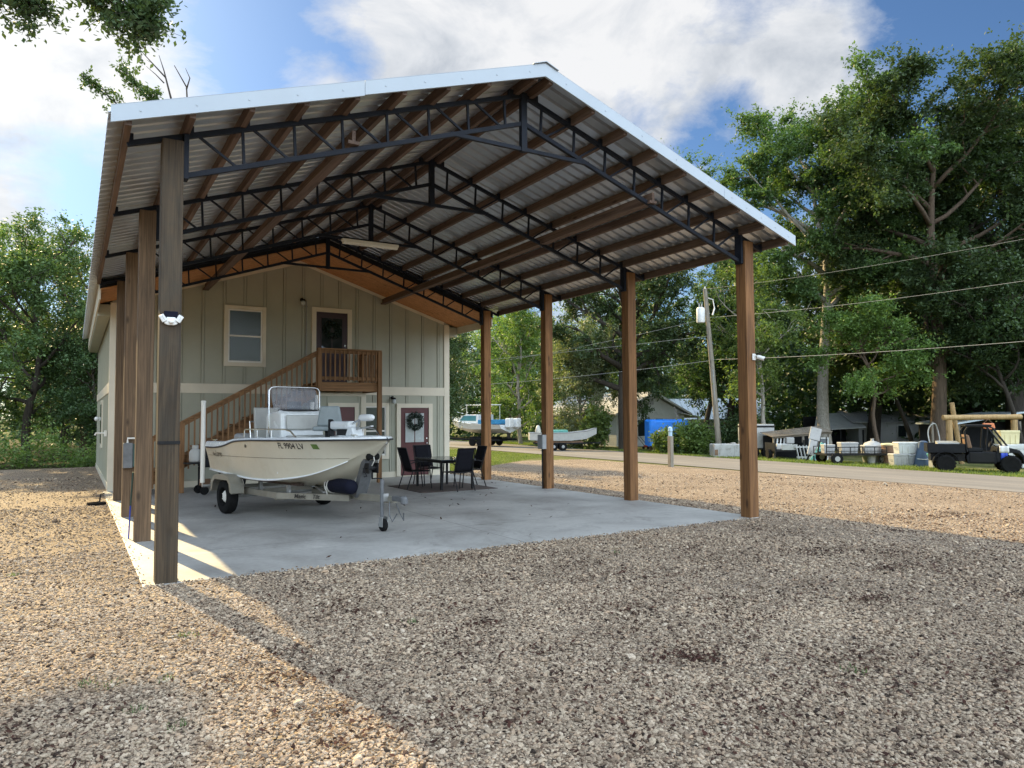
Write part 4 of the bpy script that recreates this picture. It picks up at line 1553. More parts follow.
m.box(4.36, 4.53, -.09, -.075, .84, 1.0).box(4.36, 4.53, .075, .09, .84, 1.0).tube([(4.47, -.09, .92), (4.47, -.15, .92), (4.57, -.15, .80), (4.57, -.2, .80)], .010, 6)
m.build('winch', 'black_metal', ws)
MB().lathe([(.045, -.10), (.06, -.08), (.035, 0), (.06, .08), (.045, .10)], (4.50, 0, 1.10), 12, 'y').build('bow_roller', 'rubber', ws, smooth=True)
MB().tube([(4.47, 0, .95), (4.55, 0, 1.04), (4.52, 0, 1.12)], .009, 6).build('winch_strap', 'rope', ws)
jk = MB().tube([(4.96, -.13, .20), (4.96, -.13, .78)], .028, 10).tube([(4.96, -.13, .08), (4.96, -.13, .30)], .022, 8).build('tongue_jack', 'winch_grey', tr)
MB().box(4.93, 4.99, -.12, -.03, .44, .56).build('jack_bracket', 'steel', jk)
MB().tube([(4.96, -.13, .785), (4.96, -.22, .80), (4.96, -.30, .80)], .010, 6).tube([(4.96, -.30, .79), (4.96, -.30, .89)], .014, 8).build('jack_handle', 'black_metal', jk)
MB().lathe([(.03, -.035), (.08, -.035), (.095, -.02), (.095, .02), (.08, .035), (.03, .035)], (5.0, -.13, .095), 18, 'y').build('jack_wheel', 'rubber', jk, smooth='auto')
MB().box(4.95, 5.05, -.18, -.172, .07, .22).box(4.95, 5.05, -.088, -.08, .07, .22).build('jack_fork', 'steel', jk)
MB().box(5.10, 5.36, -.05, .05, .46, .53).lathe([(.02, 0), (.055, .01), (.055, .09), (.02, .12)], (5.36, 0, .42), 12).build('coupler', 'winch_grey', tr, bevel=.008)
m = MB()
for sg in (-1, 1):
    pts = [(5.05, sg * .05, .44), (5.12, sg * .10, .24), (5.2, sg * .10, .16), (5.26, sg * .06, .28)]
    m.tube(pts, .010, 6)
m.build('safety_chain', 'winch_grey', tr)

bf = thing('boat_fender', 'navy cylindrical boat fender tied with white rope on the trailer tongue', 'boat fender', (0, 0, 0))
bf.location = BL
bf.rotation_euler = (0, 0, BA)
MB().lathe([(.02, -.02), (.09, 0), (.115, .05), (.12, .12), (.12, .60), (.115, .68), (.09, .72), (.02, .74)], (3.52, -.20, .615), 18, 'x').build('fender_body', 'navy', bf, smooth=True)
m = MB()
for s in (3.57, 3.64):
    m.tube([(s, -.20 + .127 * math.cos(a), .615 + .127 * math.sin(a)) for a in [2 * math.pi * k / 16 for k in range(17)]], .009, 6, False)
m.tube([(3.60, -.33, .60), (3.62, -.30, .46), (3.68, -.27, .38)], .009, 6)
m.build('fender_rope', 'rope', bf)

# grill cart under the stair behind the boat
gc = thing('grill_cart', 'black wheeled barbecue cart with a side shelf behind the boat stern', 'barbecue', (1.95, 9.6, 0), R(8))
MB().box(-.20, .32, -.22, .22, .62, .84).build('firebox', 'engine_dark', gc, bevel=.03)
m = MB().prism([(-.20, -.21, .845), (-.20, .21, .845), (-.20, .17, 1.0), (-.20, .05, 1.06), (-.20, -.10, 1.04), (-.20, -.19, .95)], (.52, 0, 0))
m.build('lid', 'engine_dark', gc, bevel=.015)
MB().box(-.52, -.202, -.20, .20, .70, .73).build('side_shelf', 'black_metal', gc)
m = MB()
for x in (-.17, .29):
    for y in (-.19, .19):
        m.box(x - .02, x + .02, y - .02, y + .02, .10, .62)
m.box(-.19, .31, -.2, .2, .18, .21)
m.build('cart_frame', 'black_metal', gc)
for y in (-.24, .24):
    MB().lathe([(.02, -.02), (.09, -.02), (.10, 0), (.09, .02), (.02, .02)], (-.17, y, .10), 16, 'y').build('wheel', 'rubber', gc)
m = MB().box(.27, .31, -.21, -.17, .0, .1).box(.27, .31, .17, .21, .0, .1)
m.build('foot', 'black_metal', gc)
tk = thing('gas_bottle', 'pale grey gas bottle standing on the side shelf of the barbecue cart', 'gas bottle', (1.64, 9.55, .732))
MB().lathe([(.05, 0), (.12, .01), (.13, .05), (.13, .22), (.10, .29), (.04, .31)], (0, 0, 0), 16).build('bottle_body', 'seat_pale', tk, smooth=True)
MB().lathe([(.07, .31), (.07, .39), (.06, .39)], (0, 0, 0), 14).build('bottle_collar', 'seat_pale', tk)

# ------------------------------------------------------------------ dining set on the slab
rugm = MB().box(6.05, 8.05, 6.85, 8.95, 0.002, 0.012)
tag(rugm.build('outdoor_rug', 'rug'), 'thin brown-grey rug lying under the dining table', 'rug')
tb = thing('dining_table', 'dark metal patio table with a smoky top between four black chairs', 'table', (7.08, 7.80, 0.012))
MB().box(-.46, .46, -.78, .78, .685, .715).build('table_top', 'table_glass', tb, bevel=.008)
m = MB().box(-.40, .40, -.70, -.68, .63, .684).box(-.40, .40, .68, .70, .63, .684).box(-.42, -.40, -.70, .70, .63, .684).box(.40, .42, -.70, .70, .63, .684)
m.build('table_frame', 'black_metal', tb)
for x in (-.41, .41):
    for y in (-.69, .69):
        MB().box(x - .024, x + .024, y - .024, y + .024, 0, .684).build('leg', 'black_metal', tb)


def make_chair(loc, rz, label):
    t = thing('patio_chair', label, 'chair', loc, rz, 'patio chairs round the table')
    g = lambda u, v: (-.22 + .44 * u, -.24 + .48 * v, .42 - .02 * math.sin(math.pi * u))
    MB().grid(lambda u, v: (-.22 + .46 * u, -.23 + .46 * v, .425 - .018 * math.sin(math.pi * v)), 6, 6).build('seat', 'black_fabric', t, smooth=True, solid=.006)
    MB().grid(lambda u, v: (-.23 - .17 * u, -.23 + .46 * v, .44 + .54 * u - .0 * v), 6, 6).build('backrest', 'black_fabric', t, smooth=True, solid=.006)
    for s in (-1, 1):
        y = s * .245
        MB().tube([(.27, y, .0), (.22, y, .43), (.20, y, .62), (.14, y, .655), (-.18, y, .65), (-.275, y, .62)], .0135, 7).build('armrest', 'black_metal', t, smooth='auto')
        MB().tube([(-.38, y, .0), (-.24, y, .40), (-.25, y, .46), (-.41, y, .99)], .0135, 7).build('leg', 'black_metal', t, smooth='auto')
    m = MB().tube([(-.23, -.245, .425), (.235, -.245, .425)], .012).tube([(-.23, .245, .425), (.235, .245, .425)], .012)
    m.tube([(-.41, -.245, .985), (-.41, .245, .985)], .0135, 7).tube([(.235, -.245, .425), (.235, .245, .425)], .012).tube([(-.24, -.245, .425), (-.24, .245, .425)], .012)
    m.build('seat_frame', 'black_metal', t)
    return t


ch = make_chair((6.40, 7.90, 0.012), R(2), 'black sling patio chair left of the table, in front of the maroon door')
dup(ch, (7.08, 8.72, 0.012), R(-88), 'black sling patio chair behind the table, its front towards the viewer')
dup(ch, (7.00, 6.94, 0.012), R(97), 'black sling patio chair with its back to the viewer, nearest end of the table')
dup(ch, (7.64, 7.62, 0.012), R(178), 'black sling patio chair right of the table beside the timber post')

# ------------------------------------------------------------------ fittings on the posts
fl = thing('floodlight', 'white twin-head security floodlight on the grey front post', 'floodlight', (0.105, -0.002, 2.75))
fl.scale = (0.78, 0.9, 0.78)
MB().box(-.085, .085, -.03, -.001, .02, .115).build('back_plate', 'navy', fl, bevel=.006)
MB().prism([(-.055, -.035, .035), (.055, -.035, .035), (.085, -.035, -.055), (.04, -.035, -.075), (-.04, -.035, -.075), (-.085, -.035, -.055)], (0, .034, 0)).build('housing', 'camera_white', fl, bevel=.01)
MB().ell((0, -.05, -.03), (.035, .03, .03)).build('sensor', 'camera_white', fl, smooth=True)
for s in (-1, 1):
    h_ = MB().beam((s * .075, -.045, -.03), (s * .128, -.05, .055), .07, .016, (0, 1, 0)).build('lamp_head', 'camera_white', fl, bevel=.008)
    MB().beam((s * .082, -.081, -.018), (s * .122, -.086, .045), .004, .012, (0, 1, 0)).build('lamp_lens', 'frosted', h_)
stp = MB().box(-.004, .215, -.006, -.001, 1.44, 1.475)
tag(stp.build('rubber_strap', 'black_metal'), 'dark strap round the grey front post at chest height', 'strap')
cm = thing('security_camera', 'small white security camera on the right-hand front post', 'security camera', (9.13, -0.003, 2.70))
MB().box(-.05, .03, -.02, -.001, -.05, .06).build('bracket', 'camera_white', cm, bevel=.006)
MB().tube([(0, -.01, .03), (.05, -.08, .02)], .012, 6).build('arm', 'camera_white', cm)
MB().tube([(.03, -.05, .01), (.085, -.15, -.035)], .036, 12).build('camera_body', 'camera_white', cm, smooth='auto')
MB().tube([(.085, -.15, -.035), (.088, -.156, -.038)], .026, 12).build('lens', 'black_metal', cm)
MB().beam((.02, -.04, .065), (.15, -.10, .075), .12, .006).build('solar_panel', 'navy', cm)
bx = thing('disconnect_box', 'grey electrical disconnect box on the third right-hand post', 'electrical box', (8.966, 6.20, 0.95))
MB().box(-.115, -.001, -.11, .11, 0, .34).build('enclosure', 'grey_box', bx, bevel=.008)
MB().box(-.122, -.1155, -.095, .095, .02, .32).build('box_door', 'grey_box', bx)
MB().tube([(-.05, 0, 0), (-.05, 0, -.60), (-.045, .0, -.95)], .018, 8).build('conduit', 'black_metal', bx)
bx = thing('meter_box', 'dark green electrical box on a left-hand carport post', 'electrical box', (0.02, 6.094, 0.86))
MB().box(-.02, .13, -.10, -.001, 0, .44).build('enclosure', 'winch_grey', bx, bevel=.008)
MB().box(.132, .25, -.08, .0, .02, .42).build('box_door', 'box_green', bx, bevel=.006)
MB().tube([(.05, -.05, .44), (.05, -.05, .52), (.22, -.05, .52)], .016, 8).build('conduit', 'white_pvc', bx)
po = thing('garden_pole', 'thin blue and green pole leaning against the second left-hand post', 'pole', (-0.045, 3.45, -0.02))
MB().tube([(0, 0, 0), (.012, -.10, .50)], .010, 8).build('lower_rod', 'royal', po)
MB().tube([(.012, -.10, .502), (.03, -.20, .98)], .012, 8).build('upper_rod', 'box_green', po)
hc = thing('hose_coil', 'short coil of black hose lying on the gravel by the house corner', 'hose', (-0.32, 8.6, -0.02))
m = MB()
m.tube([(.16 * math.cos(a), .14 * math.sin(a), .02 + .012 * a / 6.28) for a in [k * .35 for k in range(54)]], .018, 6)
m.build('hose', 'rubber', hc)
MB().tube([(.05, .02, .02), (.07, .02, .22), (.14, .02, .24)], .016, 6).build('nozzle', 'black_metal', hc)
sp = thing('wall_spigot', 'white hose tap and box on the left wall of the house', 'tap', (-0.022, 12.6, 1.35))
MB().box(-.06, .0, -.06, .06, -.05, .10).build('tap_box', 'white_pvc', sp, bevel=.008)
MB().tube([(-.06, 0, .03), (-.24, 0, .03), (-.26, 0, -.02)], .022, 8).build('spout', 'white_pvc', sp)
sp = thing('wall_floodlight', 'white floodlight fixed high on the left wall of the house', 'floodlight', (-0.022, 17.5, 1.75))
MB().box(-.05, 0, -.06, .06, -.06, .06).build('back_plate', 'camera_white', sp)
MB().ell((-.11, -.05, 0), (.07, .07, .07), 12, 8).build('lamp_head', 'camera_white', sp, smooth=True)

# ------------------------------------------------------------------ across the road
VA = -_yaw                                  # heading of things that stand square to the lane of view


def base(x, y, dz=0.0):
    return (x, y, zg(x) + dz)


# utility pole with transformer and wires
up = thing('utility_pole', 'leaning grey timber utility pole with a white transformer behind the white tank', 'utility pole', base(30.56, 20.66))
MB().tube([(0, 0, -.2), (-.28, .16, 4.7), (-.57, .33, 9.5)], [.17, .15, .115], 12).build('pole', 'pole_wood', up, smooth='auto')
t_ = MB().lathe([(.0, 0), (.22, .01), (.24, .06), (.24, .78), (.20, .86), (.06, .90)], (-.86, .42, 7.55), 16).build('transformer', 'camera_white', up, smooth='auto')
m = MB()
for dx in (-.1, .1):
    m.lathe([(.05, 0), (.05, .05), (.03, .06), (.05, .12), (.03, .14), (.04, .2)], (-.86 + dx, .42, 8.43), 8)
m.build('bushing', 'grey_box', t_)
MB().beam((-.50, .30, 8.0), (-.86, .42, 8.0), .05, .1).build('bracket', 'steel', up)
MB().lathe([(.04, 0), (.06, .04), (.03, .08), (.05, .14)], (-.57, .33, 9.5), 8).build('insulator', 'camera_white', up)
m = MB().tube([(-.45, .30, 9.0), (-.15, .15, 8.9), (-.08, .1, 8.4)], .03, 6).tube([(-.08, .1, 8.4), (-.2, .15, 8.0)], .045, 8)
m.build('fuse_cutout', 'camera_white', up)
MB().tube([(-.12, -.05, .0), (-.36, .05, 4.9)], .03, 6).build('ground_conduit', 'grey_box', up)


def wire(a, b, sag, r, label, n=24, mat='grey_box'):
    pts = []
    for i in range(n + 1):
        t = i / n
        p = Vector(a).lerp(Vector(b), t)
        p.z -= sag * 4 * t * (1 - t)
        pts.append(p)
    return tag(MB().tube(pts, r, 5).build('power_line', mat), label, 'power line', 'overhead lines along the road')


wire((30.0, 21.0, 9.0), (26.5, -26, 9.3), 1.1, .006, 'topmost overhead line right of the utility pole')
wire((30.05, 20.9, 7.35), (26.5, -26, 8.0), 1.1, .008, 'middle overhead line right of the utility pole')
wire((30.2, 20.85, 4.95), (26.5, -26, 5.4), 0.8, .010, 'lowest overhead line right of the utility pole, crossing low over the junk row')
wire((30.0, 21.0, 7.3), (15, 62, 5.8), 1.2, .009, 'upper overhead line running left from the transformer')
wire((30.2, 20.85, 4.9), (15, 62, 4.7), 0.75, .012, 'lower overhead line running left from the utility pole')
wire((30.1, 20.9, 6.3), (15, 62, 5.6), 0.2, .010, 'middle overhead line running left from the utility pole')

# grey post with pale cap on the near edge of the road
mp = thing('marker_post', 'grey timber post with a pale blue cap at the near edge of the road', 'post', base(19.94, 13.42))
MB().box(-.085, .085, -.085, .085, -.1, 1.25).build('post', 'pole_wood', mp, bevel=.01)
MB().lathe([(.075, 0), (.075, .18), (.095, .20), (.08, .34), (.03, .38)], (0, 0, 1.25), 10).build('cap', 'pale_blue', mp, smooth='auto')

# white clapboard house with a front gable
fh = thing('clapboard_house', 'off-white single-storey clapboard house with a grey gable behind the blue tarpaulin', 'house', (36.2, 36.6, -0.72))
w_ = MB().prism([(0, 0, 0), (7.4, 0, 0), (7.4, 0, 2.75), (3.7, 0, 4.35), (0, 0, 2.75)], (0, 11, 0))
for k in range(17):
    z = .16 * k + .1
    w_.box(-.012, 0, .05, 11, z, z + .02).box(0.05, 7.35, -.012, 0, z, z + .02)
w_.build('wall', 'house_white', fh)
for sg in (1, -1):
    X = lambda x: x if sg == 1 else 7.4 - x
    rf = MB().prism([(X(-.45), -.45, 2.62), (X(3.7), -.45, 4.42), (X(3.7), -.45, 4.52), (X(-.45), -.45, 2.72)], (0, 11.9, 0)).build('roof', 'shingle', fh)
    MB().prism([(X(-.45), -.50, 2.55), (X(3.7), -.50, 4.36), (X(3.7), -.50, 4.54), (X(-.45), -.50, 2.73)], (0, .045, 0)).build('barge_board', 'house_white', rf)
MB().box(3.45, 3.95, -.03, .0, 3.45, 3.95).build('gable_vent', 'shingle', fh)


def small_window(parent, box_frame, box_pane, mat='house_white'):
    f = MB().box(*box_frame).build('window', mat, parent)
    MB().box(*box_pane).build('pane', 'glass', f)


small_window(fh, (2.1, 3.1, -.05, -.001, .8, 2.3), (2.2, 3.0, -.06, -.049, .9, 2.2))
small_window(fh, (4.0, 5.0, -.05, -.001, 1.3, 2.4), (4.1, 4.9, -.06, -.049, 1.4, 2.3))
small_window(fh, (-.05, -.001, 1.2, 2.2, .8, 2.2), (-.06, -.049, 1.3, 2.1, .9, 2.1))
small_window(fh, (-.05, -.001, 4.6, 5.6, .8, 2.2), (-.06, -.049, 4.7, 5.5, .9, 2.1))
pch = MB().prism([(6.6, -.5, 2.72), (8.9, -.5, 2.35), (8.9, -.5, 2.45), (6.6, -.5, 2.82)], (0, 3.0, 0)).build('porch_roof', 'shingle', fh)
m = MB().box(8.6, 8.75, -.4, -.25, 0, 2.36)
m.build('porch_post', 'house_white', pch)
ac = thing('window_air_conditioner', 'white window air conditioner on the grey gable above the blue tarpaulin', 'air conditioner', (40.55, 36.58, 0.75))
MB().box(0, .7, -.45, 0, 0, .42).build('casing', 'camera_white', ac, bevel=.02)
m = MB()
for k in range(5):
    m.box(.06, .64, -.458, -.45, .06 + .065 * k, .09 + .065 * k)
m.build('grille', 'grey_box', ac)

# second house with a pale metal roof
mh = thing('metal_roofed_house', 'low house with a pale metal roof half hidden by trees right of the utility pole', 'house', (53.0, 41.0, -0.92), VA)
MB().box(-4.5, 4.5, 0, 6, 0, 2.5).build('wall', 'house_white', mh)
m = MB().prism([(-5, -.5, 2.35), (5, -.5, 2.35), (5, 3, 4.4), (-5, 3, 4.4)], (0, 0, .06))
m.prism([(-5, 6.5, 2.35), (-5, 3, 4.41), (5, 3, 4.41), (5, 6.5, 2.35)], (0, 0, .06))
for k in range(21):
    m.beam((-5 + .5 * k, -.5, 2.43), (-5 + .5 * k, 3, 4.48), .04, .05)
m.build('roof', 'pale_metal_roof', mh)
small_window(mh, (-1.0, .2, -.05, -.001, .9, 2.0), (-.9, .1, -.06, -.049, 1.0, 1.9))

# mobile home with a porch roof
mo = thing('mobile_home', 'long grey mobile home with a dark open porch under the big trees', 'mobile home', (51.6, 24.2, -0.92), VA)
MB().box(-1.6, 4.6, 0, 4, .35, 2.25).build('wall', 'house_grey', mo)
m = MB().prism([(-2.2, -.4, 2.10), (4.8, -.4, 2.10), (4.8, 2, 2.95), (-2.2, 2, 2.95)], (0, 0, .06)).prism([(-2.2, 4.4, 2.1), (-2.2, 2, 2.96), (4.8, 2, 2.96), (4.8, 4.4, 2.1)], (0, 0, .06))
m.build('roof', 'shingle', mo)
m = MB().prism([(-5.3, -.8, 1.55), (-1.4, -.8, 1.72), (-1.4, 2.0, 2.85), (-3.9, 2.0, 2.75)], (0, 0, .05))
pr_ = m.build('porch_roof', 'aluminium', mo)
for x in (-5.1, -3.3, -1.6):
    MB().box(x - .05, x + .05, -.75, -.65, 0, 1.58).build('porch_post', 'black_metal', mo)
MB().box(-5.0, -1.7, 1.9, 2.0, 0, 2.6).box(-5.1, -5.0, -.6, 2.0, 0, 1.6).build('porch_screen', 'engine_dark', mo)
for x in (-.9, 1.3, 3.3):
    small_window(mo, (x, x + .75, -.05, -.001, .95, 1.95), (x + .08, x + .67, -.06, -.049, 1.03, 1.87))
MB().box(-1.5, 4.5, .05, .1, -.1, .35).build('skirting', 'grey_box', mo)

# shed roof behind the log frame
sh = thing('open_shed', 'open shed with a shallow grey metal roof behind the log frame at the right edge', 'shed', (47.4, 12.6, -0.83), VA)
m = MB().prism([(-4.2, -.3, 1.98), (-.3, -.3, 2.62), (-.3, 4, 2.62), (-4.2, 4, 1.98)], (0, 0, .10)).prism([(-.29, -.3, 2.62), (5, -.3, 2.45), (5, 4, 2.45), (-.29, 4, 2.62)], (0, 0, .10))
m.build('roof', 'pale_metal_roof', sh)
for x in (-3.9, -.3, 3.6):
    MB().box(x - .06, x + .06, -.1, .02, 0, 2.05 + .1 * (x > -1)).build('shed_post', 'pole_wood', sh)
MB().box(-4, 4.9, 3.9, 4.0, 0, 2.1).build('dark_backing', 'engine_dark', sh)
MB().tube([(.6, .5, 2.5), (.6, .5, 4.2)], .05, 8).build('vent_pipe', 'grey_box', sh)

# blue tarpaulin over a stacked boat frame
tp = thing('blue_tarpaulin', 'bright blue tarpaulin draped over a stack beside the hedge in front of the clapboard house', 'tarpaulin', base(31.5, 25.9, .12), VA)


def tarp_fn(u, v):
    a = 2 * math.pi * u
    c = lambda q, p: math.copysign(abs(q) ** p, q)
    k = 1 if v < .6 else 1 - .9 * (v - .6) / .4
    zz = .3 + 1.62 * min(v / .6, 1) + .05 * math.sin(9 * a) * (1 - v) * .6
    rx, ry = 1.28 + .05 * math.sin(7 * a), .8 + .05 * math.sin(5 * a + 1)
    return (rx * c(math.cos(a), .35) * k, ry * c(math.sin(a), .35) * k, zz + (.04 * math.sin(5 * a) if v < .9 else 0))


MB().grid(tarp_fn, 60, 14).build('tarp_sheet', 'tarp', tp, smooth='auto')
MB().box(-1.0, 1.0, -.6, .6, 0, .5).build('covered_stack', 'rust', tp)
MB().beam((.75, -.2, 1.8), (.45, -.2, 2.75), .05, .05, (0, 1, 0)).build('tie_stick', 'pole_wood', tp)

# red mower on the lawn
rm = thing('push_mower', 'small red push mower beside the hedge left of the blue tarpaulin', 'mower', base(34.6, 31.0), VA + .4)
MB().box(-.35, .35, -.25, .25, .12, .28).build('deck', 'red', rm, bevel=.05)
MB().ell((0, 0, .36), (.2, .18, .14)).build('motor', 'engine_dark', rm, smooth=True)
MB().tube([(-.3, -.2, .25), (-.95, -.2, .95), (-.95, .2, .95), (-.3, .2, .25)], .018, 6).build('handle', 'black_metal', rm)
for x in (-.3, .3):
    for y in (-.29, .29):
        MB().lathe([(.02, -.03), (.1, -.03), (.1, .03), (.02, .03)], (x, y, .1), 12, 'y').build('wheel', 'rubber', rm)


# white tank
wt = thing('white_tank', 'grubby white square tank on the verge at the foot of the utility pole', 'tank', base(29.55, 19.35), VA)
MB().box(-.72, .72, -.5, .5, 0, .72).build('tank_body', 'white_box', wt, bevel=.06)
m = MB()
for x in (-.4, 0, .4):
    m.box(x - .03, x + .03, -.52, -.49, .05, .67)
m.build('moulded_rib', 'white_box', wt)
MB().lathe([(.14, 0), (.14, .05), (.10, .06)], (.45, 0, .72), 14).build('tank_lid', 'white_box', wt)
MB().box(-.69, -.52, -.515, -.499, .12, .42).build('rust_patch', 'rust', wt)

# white cargo trailer
ct = thing('cargo_trailer', 'white box cargo trailer behind the right-hand front post', 'cargo trailer', base(31.5, 19.0), VA)
MB().box(-.62, .80, -.9, .9, .42, 1.80).build('trailer_body', 'white_box', ct, bevel=.03)
MB().box(-.63, .81, -.91, .91, 1.62, 1.72).box(-.63, .81, -.91, .91, .42, .52).build('trim_band', 'engine_dark', ct)
MB().box(-.2, .55, -.91, -.9, .52, 1.58).build('door', 'white_box', ct)
for x in (-.3, .35):
    MB().lathe([(.05, -.08), (.26, -.08), (.28, 0), (.26, .08), (.05, .08)], (x, -.82, .28), 18, 'y').build('wheel', 'rubber', ct)
MB().beam((.7, 0, .42), (1.5, 0, .42), .08, .08).build('tongue', 'black_metal', ct)

# low plank shelter
ls = thing('plank_shelter', 'low lean-to roof of old planks over dark clutter in front of the pale-barked tree', 'shelter', base(31.9, 16.4), VA)
m = MB()
for k in range(7):
    y = -.8 + .27 * k
    m.beam((-1.75, y, 1.18 + .03 * k), (1.35, y, 1.44 + .04 * k), .25, .03)
m.build('plank_roof', 'grey_plank', ls)
m = MB().beam((-1.7, -.8, 1.13), (1.35, -.8, 1.38), .05, .11)
m.build('front_beam', 'grey_plank', ls)
for x, h_ in ((-1.6, 1.12), (-.1, 1.25), (1.25, 1.36)):
    MB().box(x - .05, x + .05, -.78, -.68, 0, h_).build('shelter_post', 'pole_wood', ls)
MB().box(-1.6, 1.3, .85, .9, 0, 1.2).build('dark_backing', 'engine_dark', ls)  # near-black sheet puts the shade beneath the low roof into colour

# small utility trailer with oddments
ut = thing('small_trailer', 'small black utility trailer with a pale tailgate parked under the plank shelter', 'trailer', base(30.55, 16.2), VA)
MB().box(-.75, .75, -.5, .9, .42, .50).build('bed', 'black_metal', ut)
MB().box(-.40, .40, -.53, -.50, .50, .78).build('tailgate', 'white_box', ut)
m = MB().box(-.75, -.70, -.5, .9, .5, .85).box(.70, .75, -.5, .9, .5, .85)
for x in (-.72, .72):
    m.box(x - .03, x + .03, -.52, -.46, .3, 1.0)
m.build('side_rail', 'black_metal', ut)
for x in (-.85, .85):
    MB().lathe([(.05, -.08), (.25, -.08), (.27, 0), (.25, .08), (.05, .08)], (x, .1, .27), 16, 'x').build('wheel', 'rubber', ut)
el = thing('engine_block', 'pale grey engine parts piled on the small black trailer', 'engine', base(30.55, 16.3, .5), VA)
MB().box(-.45, .35, -.2, .3, 0, .3).build('block', 'aluminium', el, bevel=.03)
m = MB()
for k in range(5):
    m.tube([(-.4 + .18 * k, -.1, .28), (-.34 + .18 * k, .0, .55), (-.28 + .18 * k, .1, .40)], .035, 6)
m.build('pipe', 'aluminium', el)
MB().box(.05, .45, -.25, .2, .3, .62).build('casing', 'white_box', el, bevel=.04)

# white slatted crate, leaning panel, leaning board
sc = thing('slatted_pallet', 'off-white slatted pallet propped beside the small black trailer', 'pallet', base(30.9, 15.2), VA)
m = MB()
for k in range(7):
    m.beam((-.5 + .17 * k, -.2, .02), (-.5 + .17 * k, .15, .72), .11, .03, (1, 0, 0))
m.beam((-.6, -.17, .15), (.62, -.17, .15), .04, .09).beam((-.6, .1, .65), (.62, .1, .65), .04, .09)
m.build('slats', 'white_box', sc)
gs = thing('greenhouse_glazing', 'old glazed window sash leaning under the plank shelter', 'window sash', base(31.6, 15.1), VA)
m = MB().beam((-.5, -.1, .0), (-.35, .1, 1.12), .05, .05).beam((.45, -.1, .0), (.6, .1, 1.12), .05, .05).beam((-.5, -.1, .03), (.45, -.1, .03), .05, .05).beam((-.35, .1, 1.1), (.6, .1, 1.1), .05, .05)
m.build('sash_frame', 'aluminium', gs)
MB().add([(-.48, -.09, .03), (.46, -.09, .03), (.6, .09, 1.09), (-.34, .09, 1.09)], [(0, 1, 2, 3)]).build('pane', 'glass', gs, solid=.006)
tpn = thing('leaning_plank', 'narrow teal plank leaning beside the rail trailer', 'panel', base(30.55, 14.4), VA)
MB().beam((-.32, -.1, .0), (.38, .15, .85), .20, .05, (0, 1, 0)).build('panel_board', 'teal', tpn)
MB().beam((-.10, -.06, .0), (.56, .17, .80), .20, .04, (0, 1, 0)).build('panel_edge', 'pale_blue', tpn)
lb = thing('leaning_board', 'tall pale board with a dark band leaning upright beside the rail trailer', 'board', base(29.3, 13.6), VA)
MB().beam((-.20, .0, .35), (.02, .1, 1.02), .34, .05, (0, 1, 0)).build('lower_board', 'white_box', lb)
MB().beam((.03, .1, 1.06), (.18, .16, 1.62), .52, .05, (0, 1, 0)).build('upper_board', 'white_box', lb)
MB().beam((.22, .25, .2), (.42, .3, 1.3), .06, .06, (0, 1, 0)).build('prop', 'engine_dark', lb)
MB().beam((-.35, .2, .0), (-.2, .0, .45), .06, .06).beam((.05, .2, .0), (-.05, .0, .45), .06, .06).build('stand', 'engine_dark', lb)

# rail trailer
rt = thing('rail_trailer', 'flat black trailer with pipe side rails loaded with white coolers', 'trailer', base(29.75, 12.1), VA)
MB().box(-1.35, 1.35, -.7, .7, .40, .48).build('bed', 'black_metal', rt)
m = MB()
for y in (-.7, .7):
    m.tube([(-1.35, y, .78), (1.35, y, .78)], .022, 6).tube([(-1.35, y, .60), (1.35, y, .60)], .016, 6)
    for k in range(6):
        x = -1.35 + .54 * k
        m.tube([(x, y, .45), (x, y, .78)], .02, 6)
m.tube([(-1.35, -.7, .45), (-1.35, -.7, 1.25)], .022, 6)
m.build('side_rail', 'black_metal', rt)
for y in (-.82, .82):
    w = MB().lathe([(.06, -.08), (.24, -.08), (.27, -.04), (.27, .04), (.24, .08), (.06, .08)], (-.95, y, .27), 18, 'y').build('wheel', 'rubber', rt)
    MB().lathe([(.02, -.085), (.12, -.085), (.12, .085), (.02, .085)], (-.95, y, .27), 14, 'y').build('rim', 'white_box', w)
MB().beam((1.3, 0, .42), (2.1, 0, .40), .08, .08).build('tongue', 'black_metal', rt)


def cooler(name, loc, rz, sx, sy, sz_, mat, label, cat='cooler', lid=None, group=None):
    t = thing(name, label, cat, loc, rz, group)
    b = MB().prism([(-sx * .46, -sy * .46, 0), (sx * .46, -sy * .46, 0), (sx * .5, -sy * .5, sz_ * .8), (-sx * .5, -sy * .5, sz_ * .8)], (0, 0, 0.0001))
    m = MB().add([(-sx * .46, -sy * .46, 0), (sx * .46, -sy * .46, 0), (sx * .46, sy * .46, 0), (-sx * .46, sy * .46, 0), (-sx * .5, -sy * .5, sz_ * .8), (sx * .5, -sy * .5, sz_ * .8), (sx * .5, sy * .5, sz_ * .8), (-sx * .5, sy * .5, sz_ * .8)],
                 [(0, 3, 2, 1), (4, 5, 6, 7), (0, 1, 5, 4), (1, 2, 6, 5), (2, 3, 7, 6), (3, 0, 4, 7)])
    for x in (-.28, 0, .28):
        m.box(sx * x - .02, sx * x + .02, -sy * .5 - .012, -sy * .46, .03, sz_ * .74)
    m.build('body', mat, t, bevel=.02)
    MB().box(-sx * .52, sx * .52, -sy * .52, sy * .52, sz_ * .8 + .002, sz_).build('lid', lid or mat, t, bevel=.025)
    m = MB()
    for s in (-1, 1):
        m.tube([(s * sx * .5, -.08, sz_ * .55), (s * (sx * .5 + .05), -.08, sz_ * .5), (s * (sx * .5 + .05), .08, sz_ * .5), (s * sx * .5, .08, sz_ * .55)], .012, 6)
    m.build('handle', 'grey_box', t)
    return t


